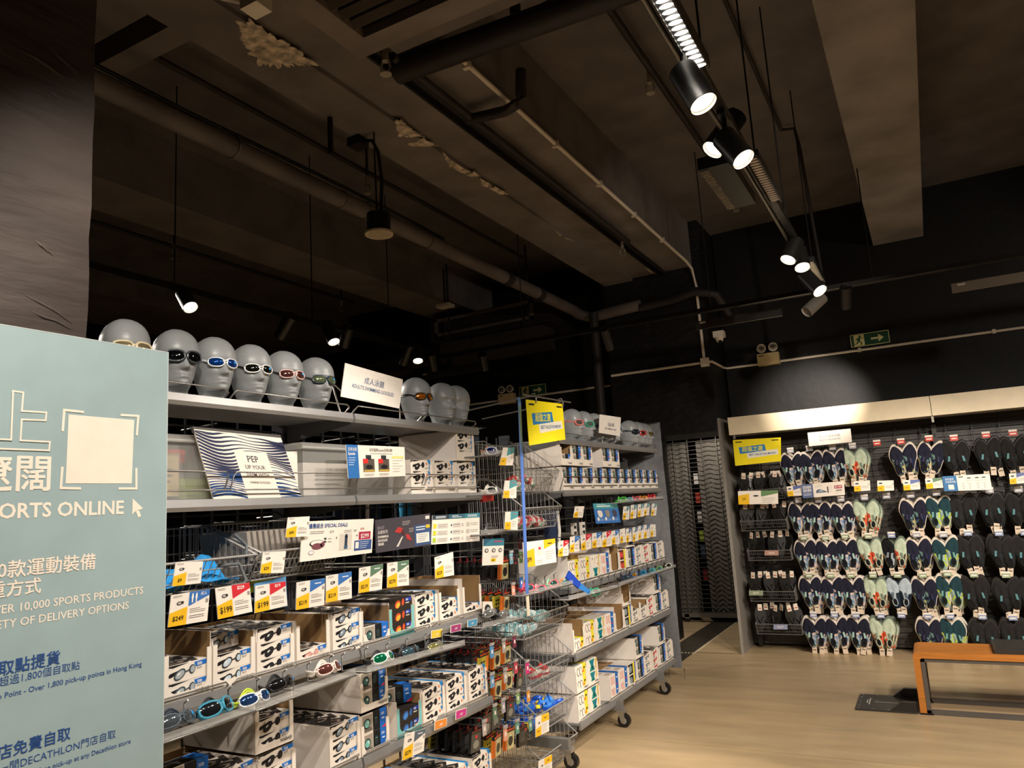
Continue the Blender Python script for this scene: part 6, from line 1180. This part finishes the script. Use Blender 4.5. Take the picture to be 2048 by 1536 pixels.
for (u, v, c, n) in ((1543, 1106, 'b08878', 'rust'), (1512, 1186, '8a9478', 'green'), (1561, 1254, '8a90a8', 'blue')): sg('size_label', f'{n} size label on a flip-flop basket', 'label', [(u-14, v-5), (u+14, v-5), (u+14, v+5), (u-14, v+5)], lambda s: s.text({'rust': '40/41', 'green': '38/39', 'blue': '36/37'}[n], .5, .3, .4, 'efe6da', 2, 'c', maxw=.8), 8.04, c)

# ================================================================== bench and foot gauge
t = thing('bench', 'orange slatted wooden bench with a grey metal frame before the shoe wall', 'bench', (-.28, 6.2, 0)); SLW = .063
for k in range(5):
    y = k*.08; q = MB('wood', 'c47b30'); r = .03; H_ = .42
    pr = [(0, .012), (.0, H_-r), (.008, H_-.008), (r, H_), (1.9, H_), (1.9, H_-.042), (.052, H_-.042), (.042, H_-.052), (.042, .012)]
    q.ring([[(x, y+yy, z) for x, z in pr] for yy in (0, SLW)], sm=False); part(q, 'slat', t)
for y in (.0, .33):
    q = MB('steel', '6a6662'); q.box(.044, .07, y+.01, y+.045, .0, .375); q.box(.044, 1.9, y+.01, y+.045, .352, .376); q.box(.044, 1.9, y+.01, y+.045, 0, .03); part(q, 'metal_frame', t)
q = MB('plastic', '161514'); q.box(.0, .08, .0, .06, 0, .012); q.box(.0, .08, .33, .39, 0, .012); part(q, 'foot_pad', t)
q = MB('plastic', '35322f'); rr = lambda z, i: [(.5+i, .02+i, z), (1.9-i, .02+i, z), (1.9-i, .38-i, z), (.5+i, .38-i, z)]
q.ring([rr(.421, .0), rr(.45, .0), rr(.458, .012)], sm=False); solo(q, 'bench_cushion', 'dark grey cushion pad lying on the wooden bench', 'cushion', (-.28, 6.2, 0))
t = thing('foot_gauge', 'black foot-measuring plate with white marks on the floor beside the bench', 'foot gauge', (-.5, 6.42, 0))
q = MB('plastic', '383634'); q.ring([[(-.2, -.22, z), (.2, -.22, z), (.2, .22, z), (-.2, .22, z)] for z in (0, .012)], sm=False)
for k in range(26): x = -.17+k*.0135; q.box(x, x+.006, -.17, .17, .012, .0135, '3a3835')
part(q, 'plate', t)
for s in (-1, 1): q = MB('plastic', '2b2927'); y = s*.2; q.add([(x, y+dy, z) for dy in (-.02, .02) for x, z in ((.03, .012), (.11, .075), (.2, .075), (.2, .012))], [(0, 1, 2, 3), (7, 6, 5, 4), (0, 4, 5, 1), (1, 5, 6, 2), (2, 6, 7, 3)]); part(q, 'side_wall', t)
q = MB('paper', 'd8d2c8'); s = Q(q, (-.2, -.22, .0136), (.2, -.22, .0136), (.2, .22, .0136), (-.2, .22, .0136), .0004)
for k in range(18): s.rect(.3+k*.028, .47, .312+k*.028, .52, 'e0dad0')
for u in (.06, .3, .55, .8): s.ell(u, .06, .012, .012, 'e0dad0', 1, 8); s.ell(u, .94, .012, .012, 'e0dad0', 1, 8)
for v_ in (.25, .5, .75): s.ell(.05, v_, .012, .012, 'e0dad0', 1, 8)
s.rect(.2, .3, .215, .7, 'e0dad0'); s.rect(.16, .4, .175, .6, 'e0dad0'); part(q, 'white_marks', t)
